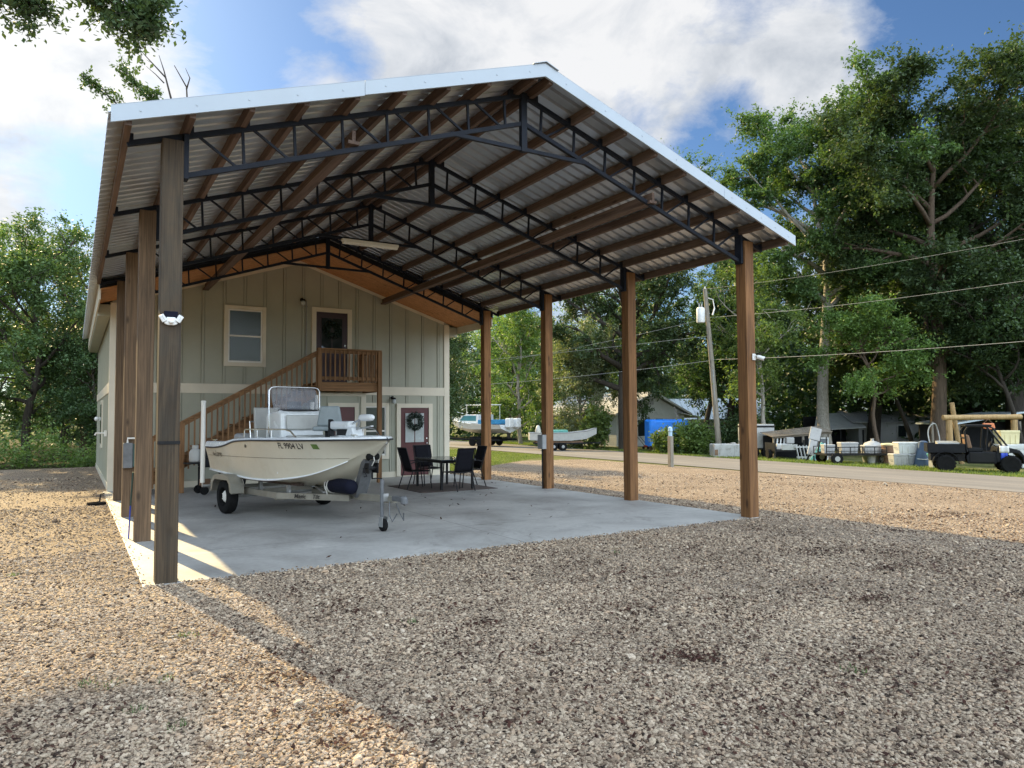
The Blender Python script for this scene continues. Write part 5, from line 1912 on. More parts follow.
tz = zg(29.75) + .482
cooler('cooler', (28.95, 12.65, tz), VA, .50, .40, .40, 'white_box', 'square white cooler at the left end of the rail trailer', group='coolers on the rail trailer')
cooler('cooler', (29.70, 12.15, tz), VA, .78, .45, .50, 'white_box', 'wide white cooler in the middle of the rail trailer', group='coolers on the rail trailer')
cooler('cooler', (30.50, 11.62, tz), VA, .60, .45, .36, 'white_box', 'low white cooler at the right end of the rail trailer', group='coolers on the rail trailer')
wb = thing('white_sack', 'bulging white bulk sack behind the rail trailer beside the brown drum', 'sack', base(31.05, 11.8), VA)
MB().lathe([(.30, 0), (.42, .08), (.46, .45), (.44, .78), (.34, .95), (.14, 1.03), (.05, 1.05)], (0, 0, 0), 18).build('sack_body', 'white_box', wb, smooth=True)
MB().lathe([(.08, 0), (.06, .06), (.09, .10)], (0, 0, 1.05), 10).build('sack_neck', 'white_box', wb)
bk = thing('white_bucket', 'small round white bucket on the verge in front of the white sack', 'bucket', base(30.3, 11.4), VA)
MB().lathe([(.15, 0), (.19, .36), (.20, .36), (.20, .40), (.16, .405)], (0, 0, 0), 16).build('bucket_body', 'white_box', bk, smooth='auto')
MB().tube([(.2 * math.cos(a), -.05, .34 + .16 * math.sin(a)) for a in [math.pi * k / 10 for k in range(11)]], .008, 5).build('handle', 'steel', bk)
dw = thing('wire_reel', 'small dark spoked wheel lying upright beside the white bucket', 'wheel', base(30.75, 11.05), VA)
MB().tube([(.22 * math.cos(a), 0, .24 + .22 * math.sin(a)) for a in [2 * math.pi * k / 24 for k in range(25)]], .03, 8).build('tyre', 'rubber', dw)
m = MB()
for k in range(4):
    a = k * math.pi / 4
    m.tube([(.2 * math.cos(a), 0, .24 + .2 * math.sin(a)), (-.2 * math.cos(a), 0, .24 - .2 * math.sin(a))], .012, 5)
m.build('spokes', 'steel', dw)
dr = thing('drum', 'brown rusty drum with a cream lid beside the grey crates', 'drum', base(31.0, 11.0), VA)
MB().lathe([(.29, 0), (.30, .03), (.29, .06), (.29, .28), (.305, .30), (.29, .32), (.29, .56), (.305, .58), (.29, .60), (.29, .86)], (0, 0, 0), 22).build('drum_body', 'rust', dr, smooth='auto')
MB().lathe([(.30, .86), (.31, .90), (.29, .94), (.10, .96)], (0, 0, 0), 22).build('drum_lid', 'cream_box', dr, smooth='auto')
cooler('crate', base(30.05, 9.95), VA, .72, .5, .54, 'white_box', 'pale ribbed crate at the foot of the stack beside the brown drum', 'crate', group='stacked crates')
cooler('crate', base(30.50, 9.62), VA, .55, .5, .52, 'grey_box', 'grey ribbed crate at the foot of the stack beside the faded blue tarpaulin', 'crate', group='stacked crates')
cooler('crate', base(30.30, 9.80, .545), VA, .85, .5, .50, 'aluminium', 'grey crate on top of the stack of crates', 'crate', group='stacked crates')
bt = thing('covered_heap', 'tall heap under a faded blue tarpaulin left of the utility vehicle', 'tarpaulin', base(30.45, 9.15), VA)
random.seed(3)
m = MB()
m.grid(lambda u, v: ((.40 - .22 * v) * math.cos(6.2832 * u) * (1 + .10 * math.sin(25 * u)) + .04 * v, (.34 - .16 * v) * math.sin(6.2832 * u) * (1 + .10 * math.sin(19 * u)), 1.06 * v), 36, 10)
m.ell((.04, 0, 1.03), (.19, .19, .09), 16, 6)
m.build('heap_cover', 'blue_grey', bt, smooth=True)
bt2 = MB().tube([(-.36, -.2, .35), (-.1, -.34, .33), (.2, -.30, .36), (.38, -.1, .34)], .012, 5).build('tie_rope', 'rope', bt)
rc = cooler('fuel_can', base(30.15, 8.05), VA, .36, .25, .42, 'red', 'dark red fuel can on the grass behind the utility vehicle tail', 'fuel can')

# utility vehicle ---------------------------------------------------
uv = thing('utility_vehicle', 'black open-sided utility vehicle with a cargo bed parked on the verge', 'utility vehicle', base(28.9, 6.3, 0.0), R(-56))
poly = [(-.30, .34), (.62, .34), (.70, .50), (.62, .78), (-.22, .78), (-.34, .60)]
MB().prism([(x, -.62, z) for x, z in poly], (0, 1.24, 0)).build('body', 'engine_dark', uv, bevel=.03)
hood = [(.60, .62), (.66, .98), (.95, .98), (1.36, .86), (1.50, .66), (1.52, .42), (1.46, .34), (1.42, .60), (1.30, .74), (1.05, .76), (.86, .62), (.74, .40), (.64, .40)]
hd = MB().prism([(x, -.64, z) for x, z in hood], (0, 1.28, 0)).build('hood', 'engine_dark', uv, bevel=.03)
for s in (-1, 1):
    MB().box(1.42, 1.485, s * .45 - .12, s * .45 + .12, .66, .75).build('headlight', 'frosted', hd)
MB().tube([(1.52, -.5, .40), (1.58, -.45, .50), (1.58, .45, .50), (1.52, .5, .40)], .03, 8).build('bumper', 'black_metal', uv)
MB().box(-1.62, -.36, -.70, .70, .74, .80).box(-1.62, -1.58, -.70, .70, .80, 1.08).box(-.40, -.36, -.70, .70, .80, 1.08).box(-1.62, -.36, -.70, -.66, .80, 1.08).box(-1.62, -.36, .66, .70, .80, 1.08).build('cargo_bed', 'engine_dark', uv, bevel=.01)
MB().box(-1.50, -.36, -.5, .5, .42, .70).build('chassis', 'black_metal', uv)
m = MB()
for y in (-.56, .56):
    m.tube([(-.30, y, .78), (-.36, y, 1.55), (-.25, y, 1.74), (.42, y, 1.74), (.55, y, 1.68), (1.0, y, .98)], .032, 8)
    m.tube([(.30, y, .8), (.38, y, 1.74)], .026, 8)
for x, z in ((-.25, 1.74), (.42, 1.74), (-.34, 1.30)):
    m.tube([(x, -.56, z), (x, .56, z)], .028, 8)
m.build('roll_cage', 'black_metal', uv, smooth='auto')
MB().box(-.34, .52, -.60, .60, 1.74, 1.81).build('roof', 'engine_dark', uv, bevel=.03)
sb = MB().box(-.28, .22, -.55, .55, .78, .92).build('bench_seat', 'engine_dark', uv, bevel=.04)
MB().prism([(-.28, -.55, .92), (-.12, -.55, .92), (-.22, -.55, 1.42), (-.34, -.55, 1.42)], (0, 1.1, 0)).build('seat_back', 'rust', sb, bevel=.03)
w = MB().tube([(.50 + .04 * math.cos(a), -.28 + .17 * math.sin(a), 1.12 + .16 * math.cos(a)) for a in [2 * math.pi * k / 18 for k in range(19)]], .016, 6, False).tube([(.50, -.28, 1.12), (.72, -.28, .95)], .02, 6)
w.build('steering_wheel', 'black_metal', uv)
for x in (-1.02, 1.06):
    for y in (-.62, .62):
        tyre = MB().lathe([(.14, -.13), (.28, -.14), (.325, -.10), (.335, 0), (.325, .10), (.28, .14), (.14, .13)], (x, y, .335), 24, 'y')
        for k in range(16):
            a = 2 * math.pi * k / 16
            tyre.beam((x + .325 * math.cos(a), y - .11, .335 + .325 * math.sin(a)), (x + .325 * math.cos(a + .1), y + .11, .335 + .325 * math.sin(a + .1)), .05, .03)
        o = tyre.build('wheel', 'rubber', uv)
        MB().lathe([(.02, -.10), (.13, -.12), (.145, -.12), (.145, .12), (.13, .12), (.02, .10)], (x, y, .335), 14, 'y').build('rim', 'winch_grey', o)
    # arches
for x in (-1.02,):
    for s in (-1, 1):
        m = MB()
        pts = [(x + .44 * math.cos(a), .335 + .44 * math.sin(a)) for a in [math.pi * k / 10 for k in range(11)]]
        for a, b in zip(pts[:-1], pts[1:]):
            m.beam((a[0], s * .66, a[1]), (b[0], s * .66, b[1]), .22, .02, (0, 1, 0)) if False else m.prism([(a[0], s * .56, a[1]), (b[0], s * .56, b[1]), (b[0], s * .56, b[1] + .02), (a[0], s * .56, a[1] + .02)], (0, s * .20, 0))
        m.build('wheel_arch', 'engine_dark', uv)
MB().box(-.22, .56, -.645, -.622, .40, .76).build('side_panel', 'black_metal', uv, bevel=.01)
ck = MB().box(-1.5, -.9, -.5, .3, .802, .90).box(-1.2, -.6, -.3, .5, .902, 1.10)
lp = thing('load_of_boards', 'pale boards lying in the cargo bed of the utility vehicle', 'boards', wm(uv) @ Vector((0, 0, 0)), R(-56))
m = MB()
for k in range(4):
    m.box(-1.25, -.52, -.45 + .2 * k, -.29 + .2 * k, .805 + .01 * k, 1.12 + .015 * k)
m.build('board', 'seat_pale', lp)
tw = thing('hanging_towel', 'white towel with a royal blue lower half hung over the side of the utility vehicle', 'towel', wm(uv) @ Vector((0, 0, 0)), R(-56))
MB().grid(lambda u, v: (.72 + .30 * u, -.665 - .015 * math.sin(9 * u), 1.02 - .26 * v), 8, 3).build('towel_top', 'camera_white', tw, smooth=True, solid=.012)
MB().grid(lambda u, v: (.75 + .22 * u, -.665 - .015 * math.sin(9 * u), .755 - .24 * v), 8, 3).build('towel_border', 'royal', tw, smooth=True, solid=.012)
tt = thing('teal_tub', 'teal plastic tub on the ground by the tail of the utility vehicle', 'tub', base(29.9, 8.35), VA)
MB().lathe([(.20, .35), (.27, .56), (.29, .56), (.29, .60), (.26, .60)], (0, 0, 0), 18).build('tub_body', 'teal', tt, smooth='auto')
MB().box(-.16, .16, -.16, .16, 0, .345).build('tub_stand', 'grey_box', tt)

# log frame and leaning log
lf = thing('log_frame', 'gate-shaped frame of peeled yellow logs standing behind the utility vehicle', 'log frame', base(34.55, 8.85), VA)
for x, hh in ((-1.35, 2.22), (1.62, 2.22)):
    MB().tube([(x, 0, -.1), (x, 0, 2.05)], [.15, .13], 12).build('log_post', 'log', lf, smooth='auto')
MB().tube([(-1.62, 0, 2.16), (1.95, 0, 2.18)], [.125, .115], 12).build('log_beam', 'log', lf, smooth='auto')
MB().tube([(-1.25, 0, .45), (-.80, .1, .35)], .08, 10).build('log_brace', 'log', lf, smooth='auto')
ob = thing('hanging_bag', 'bright orange bag hanging from the middle of the yellow log frame', 'bag', wm(lf) @ Vector((.30, -.16, 1.62)), VA)
MB().prism([(-.24, 0, .28), (.24, 0, .28), (.30, 0, .05), (.12, 0, 0), (-.14, 0, .02), (-.30, 0, .08)], (0, -.10, 0)).build('bag_body', 'orange', ob, bevel=.03)
MB().tube([(-.2, -.05, .28), (0, -.03, .46), (.2, -.05, .28)], .012, 6).build('bag_strap', 'rust', ob)
ll = tag(MB().tube([tuple(Vector(base(34.95, 9.85))), tuple(Vector(base(34.45, 9.95)) + Vector((0, 0, 2.85)))], [.11, .10], 10).build('leaning_log', 'log', smooth='auto'), 'single peeled log leaning upright behind the log frame', 'log')
hr = thing('hose_reel', 'loop of pale hose hanging at the left end of the log frame', 'hose', base(33.3, 10.2), VA)
m = MB()
m.tube([(.25 * math.cos(a), .05 * math.sin(a * 3), 1.25 + .62 * math.sin(a)) for a in [2 * math.pi * k / 40 for k in range(81)]], .028, 6)
m.build('hose', 'seat_pale', hr)
MB().box(-.04, .04, .06, .14, 0, 1.95).build('hose_stake', 'pole_wood', hr)
gb = cooler('grey_bin', base(33.75, 7.05), VA, 1.25, .9, 1.0, 'aluminium', 'large pale grey bin at the right edge in front of the utility vehicle', 'bin')
cooler('cooler', (33.75, 7.35, zg(33.75) + 1.003), VA, .82, .5, .58, 'cream_box', 'cream yellow cooler standing on the grey bin at the right edge', 'cooler')

# boats on the far lot ---------------------------------------------
cb = thing('cabin_cruiser', 'big white cabin boat with teal windows on a trailer beyond the road', 'boat', (26.3, 41.0, 0.25), math.atan2(5.6, -1.5))
st_ = [(-3.2, 1.15, .95, .35), (-1.5, 1.2, 1.0, .30), (0, 1.2, 1.05, .30), (1.5, 1.05, 1.2, .42), (2.6, .65, 1.4, .70), (3.25, .05, 1.6, 1.35)]
m = MB()
vs = []
for s, b, zt, zk_ in st_:
    vs += [(s, -b, zt), (s, -b * .82, zk_ + .32), (s, 0, zk_), (s, b * .82, zk_ + .32), (s, b, zt)]
m.add(vs, [(j * 5 + i, j * 5 + i + 1, (j + 1) * 5 + i + 1, (j + 1) * 5 + i) for j in range(5) for i in range(4)] + [tuple(range(5))])
m.add([v for j in range(6) for v in (vs[j * 5], vs[j * 5 + 4])], [(2 * j, 2 * j + 1, 2 * j + 3, 2 * j + 2) for j in range(5)])
m.build('hull', 'hull_white', cb)
cab = MB().prism([(-.6, -.85, 1.05), (1.9, -.85, 1.15), (1.1, -.85, 1.75), (-.6, -.85, 1.75)], (0, 1.7, 0)).build('cabin', 'hull_white', cb, bevel=.05)
MB().prism([(-.4, -.865, 1.25), (1.45, -.865, 1.28), (1.0, -.865, 1.65), (-.4, -.865, 1.65)], (0, 1.73, 0)).build('window', 'teal_glass', cab)
MB().box(-1.4, .8, -.9, .9, 2.45, 2.52).build('hardtop', 'hull_white', cb, bevel=.03)
m = MB()
for x in (-1.3, .7):
    for y in (-.82, .82):
        m.tube([(x, y, 1.0), (x, y, 2.46)], .03, 6)
m.build('hardtop_leg', 'aluminium', cb)
MB().box(-2.6, -.65, -.95, .95, 1.0, 1.35).build('cockpit_cover', 'blue_canvas', cb, bevel=.08)
for y in (-.4, .4):
    MB().box(-3.75, -3.25, y - .24, y + .24, .75, 1.45).build('outboard', 'hull_white', cb, bevel=.08)
m = MB()
for y in (-.9, .9):
    m.tube([(1.6, y * 1.1, 1.2), (1.7, y * 1.1, 1.65), (2.6, y * .62, 1.85), (3.2, 0, 2.05)], .02, 6)
m.build('bow_rail', 'chrome', cb)
bt = thing('tandem_trailer', 'dark tandem-axle trailer carrying the big white cabin boat', 'trailer', (26.3, 41.0, zg(26.3)), math.atan2(5.6, -1.5))
MB().box(-3, 2.2, -.95, -.85, .45, .58).box(-3, 2.2, .85, .95, .45, .58).box(-2, -1.9, -.9, .9, .4, .5).box(1, 1.1, -.9, .9, .4, .5).box(2.1, 4.0, -.06, .06, .45, .58).build('frame', 'engine_dark', bt)
for x in (-1.0, -.2):
    for y in (-1.05, 1.05):
        MB().lathe([(.08, -.1), (.30, -.1), (.33, 0), (.30, .1), (.08, .1)], (x, y, .33), 18, 'y').build('wheel', 'rubber', bt)
MB().box(-1.6, .5, -.7, .7, .58, .72).build('bunk', 'engine_dark', bt)
jb = thing('jon_boat', 'long grey flat-bottomed skiff with a teal cover on a trailer beyond the road', 'boat', (26.6, 30.6, 0.22), VA + .05)
st_ = [(-2.1, .62, .52, .05), (-1, .68, .50, .0), (.6, .68, .52, .0), (1.6, .58, .62, .10), (2.3, .36, .80, .42)]
vs = []
for s, b, zt, zk_ in st_:
    vs += [(s, -b, zt), (s, -b * .85, zk_), (s, b * .85, zk_), (s, b, zt)]
m = MB().add(vs, [(j * 4 + i, j * 4 + i + 1, (j + 1) * 4 + i + 1, (j + 1) * 4 + i) for j in range(4) for i in range(3)] + [(0, 1, 2, 3), (16, 17, 18, 19)])
m.build('hull', 'seat_pale', jb, solid=.02)
m = MB()
for y in (-1, 1):
    m.tube([(s, y * b, zt) for s, b, zt, zk_ in st_], .03, 6)
m.build('gunwale', 'grey_box', jb)
MB().box(-.9, .4, -.55, .55, .42, .70).build('seat_cover', 'teal', jb, bevel=.06)
MB().lathe([(.05, 0), (.16, .02), (.2, .3), (.1, .62), (.03, .66)], (-1.5, 0, .35), 12).build('bait_tank', 'seat_pale', jb, smooth=True)
jt = thing('skiff_trailer', 'low dark trailer under the long grey skiff', 'trailer', (26.6, 30.6, zg(26.6)), VA + .05)
MB().box(-1.8, 1.6, -.55, -.47, .44, .52).box(-1.8, 1.6, .47, .55, .44, .52).box(-1.2, -1.1, -.5, .5, .40, .48).box(1.5, 2.6, -.05, .05, .44, .52).build('frame', 'engine_dark', jt)
for x in (-.55, .05):
    for y in (-.72, .72):
        w = MB().lathe([(.07, -.08), (.25, -.08), (.27, 0), (.25, .08), (.07, .08)], (x, y, .27), 16, 'y').build('wheel', 'rubber', jt)
        MB().lathe([(.02, -.085), (.10, -.085), (.10, .085), (.02, .085)], (x, y, .27), 12, 'y').build('rim', 'white_box', w)
MB().box(-1.7, 1.4, -.5, -.4, .525, .60).box(-1.7, 1.4, .4, .5, .525, .60).build('bunk', 'rust', jt)

# ------------------------------------------------------------------ trees
def leaf_quads(c, size, rg, up_bias=0.6, ratio=0.5):
    n = len(c)
    s = size * rg.uniform(0.65, 1.35, n)[:, None]
    nrm = rg.normal(0, 1, (n, 3))
    nrm[:, 2] = np.abs(nrm[:, 2]) + up_bias
    nrm /= np.linalg.norm(nrm, axis=1)[:, None]
    d = np.cross(nrm, rg.normal(0, 1, (n, 3)))
    d /= np.linalg.norm(d, axis=1)[:, None]
    d[:, 2] -= 0.25
    e = np.cross(nrm, d)
    v = np.stack([c - d * s, c + e * s * ratio - d * s * .1, c + d * s, c - e * s * ratio - d * s * .1], 1).reshape(-1, 3)
    return v, np.arange(4 * n).reshape(-1, 4)


def branch_pts(p, d, length, segs, rg, droop=0.0, wob=0.18, rise=0.0):
    pts = [p.copy()]
    d = d / np.linalg.norm(d)
    for i in range(segs):
        d = d + rg.normal(0, wob, 3) + np.array([0, 0, rise - droop])
        d /= np.linalg.norm(d)
        p = p + d * length / segs
        pts.append(p.copy())
    return pts, d


def tree(name, label, loc, h, rad, leaf, bark, seed, clear=0.25, nclump=230, per=95, lsize=0.16, trunk_r=0.28, lean=(0, 0), limbs=16, csize=0.75,
         cat='tree', group=None, low=False, top_bias=1.0, squash=0.75, trunk_wob=0.10, limb_rise=0.05, dens=1.75, lscale=.66):
    rg = np.random.default_rng(seed)
    root = thing(name, label, cat, loc, 0, group)
    mb = MB()
    tp_, _ = branch_pts(np.zeros(3), np.array([lean[0], lean[1], 1.0]), h * .86, 9, rg, 0, trunk_wob)
    tp_ = [np.array([0, 0, -.3])] + tp_
    nr = len(tp_)
    mb.tube(tp_, [trunk_r * (1.25 if i == 0 else 1) * (1 - .86 * (i / (nr - 1)) ** 1.1) + .015 for i in range(nr)], 10)
    ends = []
    for k in range(limbs):
        t = clear + (0.97 - clear) * (k + rg.uniform(0, .8)) / limbs
        q = t * (nr - 2) + 1
        i = min(int(q), nr - 2)
        p = tp_[i] + (tp_[i + 1] - tp_[i]) * (q - i)
        a = 2.4 * k + rg.uniform(-.6, .6)
        u = (t - clear) / (1 - clear)
        prof = min(1, .5 + 1.3 * u) * math.sqrt(1 - .72 * (max(0, u - .5) / .5) ** 2.5) * top_bias
        L_ = rad * prof * rg.uniform(.75, 1.12)
        el = R(rg.uniform(15, 42)) + u * .32
        d = np.array([math.cos(a) * math.cos(el), math.sin(a) * math.cos(el), math.sin(el)])
        pts, dd = branch_pts(p, d, L_, 6, rg, .03, .16, limb_rise)
        r0 = trunk_r * (.50 - .3 * u)
        mb.tube(pts, [r0 * (1 - .85 * j / 6) + .01 for j in range(7)], 6)
        ns = 5
        for j in range(ns):
            f = .30 + .70 * (j + rg.uniform(0, .7)) / ns
            q2 = min(f, .999) * 6
            b = int(q2)
            pp = pts[b] + (pts[b + 1] - pts[b]) * (q2 - b)
            d2 = dd + rg.normal(0, .75, 3)
            l2 = L_ * rg.uniform(.22, .48) + .3
            sp, _ = branch_pts(pp, d2, l2, 4, rg, .04, .2, .04)
            mb.tube(sp, [r0 * .35 * (1 - .8 * x / 4) + .006 for x in range(5)], 5, False)
            ends += [sp[2], sp[3], sp[4], sp[4]]
        ends.append(pts[-1])
    top = tp_[-1]
    for _ in range(8):
        ends.append(top + rg.normal(0, rad * .22, 3) * np.array([1, 1, .5]))
    ends = np.array(ends)
    idx = rg.integers(0, len(ends), nclump)
    cc = ends[idx] + rg.normal(0, csize * .35, (nclump, 3))
    allc = []
    for c in cc:
        s = csize * rg.uniform(.55, 1.25)
        n = int(per * dens * rg.uniform(.5, 1.4))
        # leaves gathered on a handful of twigs within the clump
        tw = rg.normal(0, 1, (7, 3)) * np.array([s, s, s * squash])
        w = rg.integers(0, 7, n)
        f = rg.uniform(.15, 1.0, n)[:, None]
        allc.append(c + tw[w] * f * .8 + rg.normal(0, .10 * s + .03, (n, 3)))
    allc = np.concatenate(allc)
    allc[:, 2] = np.maximum(allc[:, 2], .15)
    v, f = leaf_quads(allc, lsize * lscale, rg)
    mb.build('trunk', bark, root, smooth=True)
    np_mesh('crown', v, f, leaf, root)
    return root


# big trees on the right
tree('oak_tree', 'tall tree with a pale lichened trunk and airy green crown right of the utility pole', base(38.4, 19.4), 23.0, 7.4, 'leaf_mid', 'bark_pale', 21, .45, 640, 110, .15, .40, (.03, -0.02), 17, .85)
tree('oak_tree', 'towering dark tree with a forked brown trunk behind the utility vehicle', base(42.1, 14.9), 22.4, 8.2, 'leaf_dark', 'bark_brown', 34, .22, 840, 120, .16, .46, (.0, .0), 20, 1.0)
tree('oak_tree', 'towering leafy tree cut by the right edge of the picture', base(51.0, 14.6), 25.4, 8.6, 'leaf_dark', 'bark_dark', 57, .14, 820, 120, .18, .6, (0, 0), 20, 1.1)
tree('oak_tree', 'tall dark tree between the pale-trunked tree and the forked one, further back', base(51.0, 24.4), 25.5, 8.6, 'leaf_dark', 'bark_dark', 62, .10, 800, 115, .18, .5, (0, 0), 18, 1.1)
tree('oak_tree', 'dark background tree behind the mobile home towards the right edge', base(58.5, 20.5), 20.0, 8.0, 'leaf_dark', 'bark_dark', 64, .15, 360, 115, .19, .5, (0, 0), 18, 1.2)
tree('young_tree', 'sunlit leafy young tree just right of the right-hand front post', base(33.6, 19.9), 11.2, 3.4, 'leaf_bright', 'bark_pale', 71, .28, 150, 85, .12, .14, (-.02, .02), 12, .7)
tree('young_tree', 'sunlit leafy young tree in front of the pale trunk, above the rail trailer', base(37.9, 15.7), 8.6, 2.7, 'leaf_bright', 'bark_brown', 73, .44, 170, 85, .12, .13, (0, 0), 11, .7)
tree('young_tree', 'dark low tree hanging over the mobile home roof', base(47.0, 19.0), 11.5, 4.4, 'leaf_dark', 'bark_dark', 76, .36, 190, 95, .14, .16, (0, 0), 13, .85)
tree('young_tree', 'dark low tree above the log frame at the right edge', base(43.5, 11.0), 9.5, 4.2, 'leaf_dark', 'bark_dark', 78, .42, 170, 95, .14, .16, (0, 0), 13, .85)
# middle group seen between the carport posts
tree('oak_tree', 'broad dark oak with a thick trunk in front of the clapboard house', base(31.9, 30.4), 14.5, 7.6, 'leaf_dark', 'bark_dark', 81, .30, 360, 110, .15, .55, (0, 0), 17, .95)
tree('weeping_tree', 'grey-green drooping tree left of the oak in front of the clapboard house', base(31.2, 34.6), 8.2, 3.4, 'leaf_grey', 'bark_pale', 83, .18, 170, 100, .12, .16, (0, 0), 13, .75, squash=1.1)
tree('young_tree', 'bright yellow-green tree in full sun between the two far carport posts', base(31.6, 43.6), 12.2, 4.6, 'leaf_bright', 'bark_pale', 86, .12, 220, 100, .14, .2, (0, 0), 14, .85)
tree('oak_tree', 'dark tree behind the metal-roofed house right of the utility pole', base(48.5, 36.0), 15.5, 6.0, 'leaf_dark', 'bark_dark', 88, .15, 280, 105, .17, .35, (0, 0), 15, 1.0)
tree('young_tree', 'green tree left of the metal roof, behind the pole transformer', base(44.0, 35.0), 13.5, 4.6, 'leaf_mid', 'bark_dark', 90, .35, 190, 95, .15, .25, (0, 0), 13, .9)
tree('young_tree', 'rounded dark green tree on the lawn beside the right wall of the house', base(14.0, 21.8), 6.3, 2.2, 'leaf_dark', 'bark_dark', 92, .30, 260, 95, .075, .12, (0, 0), 13, .55)
tree('young_tree', 'tall thin-leaved tree far behind the big white cabin boat', base(39.0, 58.0), 13.0, 5.5, 'leaf_bright', 'bark_dark', 94, .12, 220, 95, .18, .2, (0, 0), 13, 1.1)
tree('oak_tree', 'far green tree behind the clapboard house roof', base(52.0, 50.0), 16.0, 7.0, 'leaf_mid', 'bark_dark', 96, .12, 260, 95, .20, .3, (0, 0), 15, 1.2)
# left wood edge
tree('woodland_tree', 'woodland tree with a straight dark trunk at the left edge behind the gravel', base(-2.4, 28.6), 9.6, 3.6, 'leaf_mid', 'bark_dark', 101, .22, 240, 100, .095, .19, (.02, 0), 16, .62, group='trees at the wood edge left of the house')
tree('woodland_tree', 'leafy tree filling the gap beside the left wall of the house', base(-0.4, 31.0), 9.6, 3.4, 'leaf_mid', 'bark_brown', 103, .10, 260, 100, .095, .16, (0, 0), 16, .62, group='trees at the wood edge left of the house')
tree('woodland_tree', 'leafy tree cut by the left edge of the picture', base(-5.0, 30.5), 10.2, 3.8, 'leaf_bright', 'bark_dark', 105, .12, 240, 100, .095, .18, (0, 0), 15, .65, group='trees at the wood edge left of the house')
tree('woodland_tree', 'darker tree standing back behind the wood edge left of the house', base(-1.2, 38.0), 10.6, 4.4, 'leaf_dark', 'bark_dark', 107, .05, 260, 100, .12, .2, (0, 0), 15, .8, group='trees at the wood edge left of the house')
tree('woodland_tree', 'low dark tree touching the house wall at its far left corner', base(0.2, 26.6), 5.6, 2.1, 'leaf_dark', 'bark_dark', 109, .05, 190, 90, .075, .10, (-.05, 0), 13, .5, group='trees at the wood edge left of the house')


# shrubs ------------------------------------------------------------
def shrub(name, label, loc, rx, ry, h, leaf, n, lsize, seed, cat='shrub', group=None, stems=9):
    rg = np.random.default_rng(seed)
    root = thing(name, label, cat, loc, 0, group)
    mb = MB()
    cs = []
    for k in range(stems):
        a = rg.uniform(0, 6.28)
        q = math.sqrt(rg.uniform(0, 1))
        tip = np.array([rx * q * math.cos(a), ry * q * math.sin(a), h * (1 - .45 * q * q) * rg.uniform(.75, 1.05)])
        b = np.array([tip[0] * .35, tip[1] * .35, -.05])
        mid = (b + tip) / 2 + rg.normal(0, .08, 3)
        mb.tube([b, mid, tip], [.03, .02, .006], 5)
        for f in (.45, .65, .82, 1.0):
            cs.append(b + (tip - b) * f)
    cs = np.array(cs)
    i = rg.integers(0, len(cs), n)
    c = cs[i] + rg.normal(0, 1, (n, 3)) * np.array([rx, ry, h]) * .16
    c[:, 2] = np.maximum(c[:, 2], .03)
    v, f = leaf_quads(c, lsize, rg)
    mb.build('stem', 'bark_brown', root)
    np_mesh('foliage', v, f, leaf, root)
    return root


shrub('hedge_bush', 'low bright green bush below the blue tarpaulin beside the marker post', base(29.6, 23.9), 1.0, .9, 1.30, 'leaf_bright', 3600, .09, 201)
shrub('hedge_bush', 'wide rounded bush with rusty new growth left of the white tank', base(30.3, 22.6), 1.8, 1.2, 1.95, 'leaf_bright', 7000, .09, 203)
shrub('hedge_bush', 'dark bush behind the utility pole right of the rounded bush', base(33.6, 21.9), 1.7, 1.2, 2.2, 'leaf_dark', 4200, .10, 205)
shrub('tall_shrub', 'tall spiky shrub in front of the bright end wall of the clapboard house', base(30.3, 31.4), 1.2, 1.1, 2.7, 'leaf_bright', 3600, .13, 207, stems=14)
shrub('low_shrub', 'round grey-green bush beside the long grey skiff', base(30.0, 34.6), 1.6, 1.2, 1.8, 'leaf_grey', 3400, .10, 209)
shrub('low_shrub', 'dark bush between the big cabin boat and the grey skiff', base(31.0, 38.2), 1.6, 1.2, 2.3, 'leaf_dark', 3400, .11, 211)


# undergrowth and far woods: nobody could count these ---------------
def foliage_mass(name, label, pts_fn, n, lsize, leaf, seed):
    rg = np.random.default_rng(seed)
    c = pts_fn(n, rg)
    v, f = leaf_quads(c, lsize, rg)
    o = np_mesh(name, v, f, leaf)
    return tag(o, label, 'undergrowth', kind='stuff')


def under_fn(n, rg):
    x = rg.uniform(-9, 2.5, n)
    y = 22.9 + rg.exponential(1.3, n) + .35 * np.sin(x * 2.3)
    hmax = .35 + .9 * np.abs(np.sin(x * 1.7 + 1) * np.sin(x * .63)) + .35 * (y - 22.9)
    z = -.03 + np.minimum(hmax, 2.6) * rg.uniform(0, 1, n) ** .8
    return np.stack([x, y, z], 1)


foliage_mass('undergrowth', 'tangled sunlit undergrowth along the edge of the gravel left of the house', under_fn, 15000, .055, 'leaf_bright', 301)


def woods_fn(n, rg):
    # distant wall of trees, ring section round the yard, uneven top
    a = rg.uniform(-.06, 1.36, n)
    rr = rg.uniform(84, 104, n)
    lump = np.sin(a * 37) * .5 + np.sin(a * 83 + 1) * .3 + np.sin(a * 151) * .2
    top = 13.5 + 3.2 * lump + np.where(a > .88, 6 * np.clip((a - .88) / .1, 0, 1), 0)
    z = -1.0 + top * rg.uniform(0, 1, n) ** .75
    return np.stack([CAM.x + rr * np.sin(a), CAM.y + rr * np.cos(a), z], 1)


foliage_mass('far_woods', 'distant dark wood closing the view beyond the houses', woods_fn, 60000, .42, 'leaf_dark', 303)


def woods_left_fn(n, rg):
    x = rg.uniform(-24, 14, n)
    y = rg.uniform(42, 54, n)
    top = 8.5 + 1.6 * np.sin(x * 1.1) + 1.2 * np.sin(x * 2.7 + 2)
    z = top * rg.uniform(0, 1, n) ** .8
    return np.stack([x, y, z], 1)


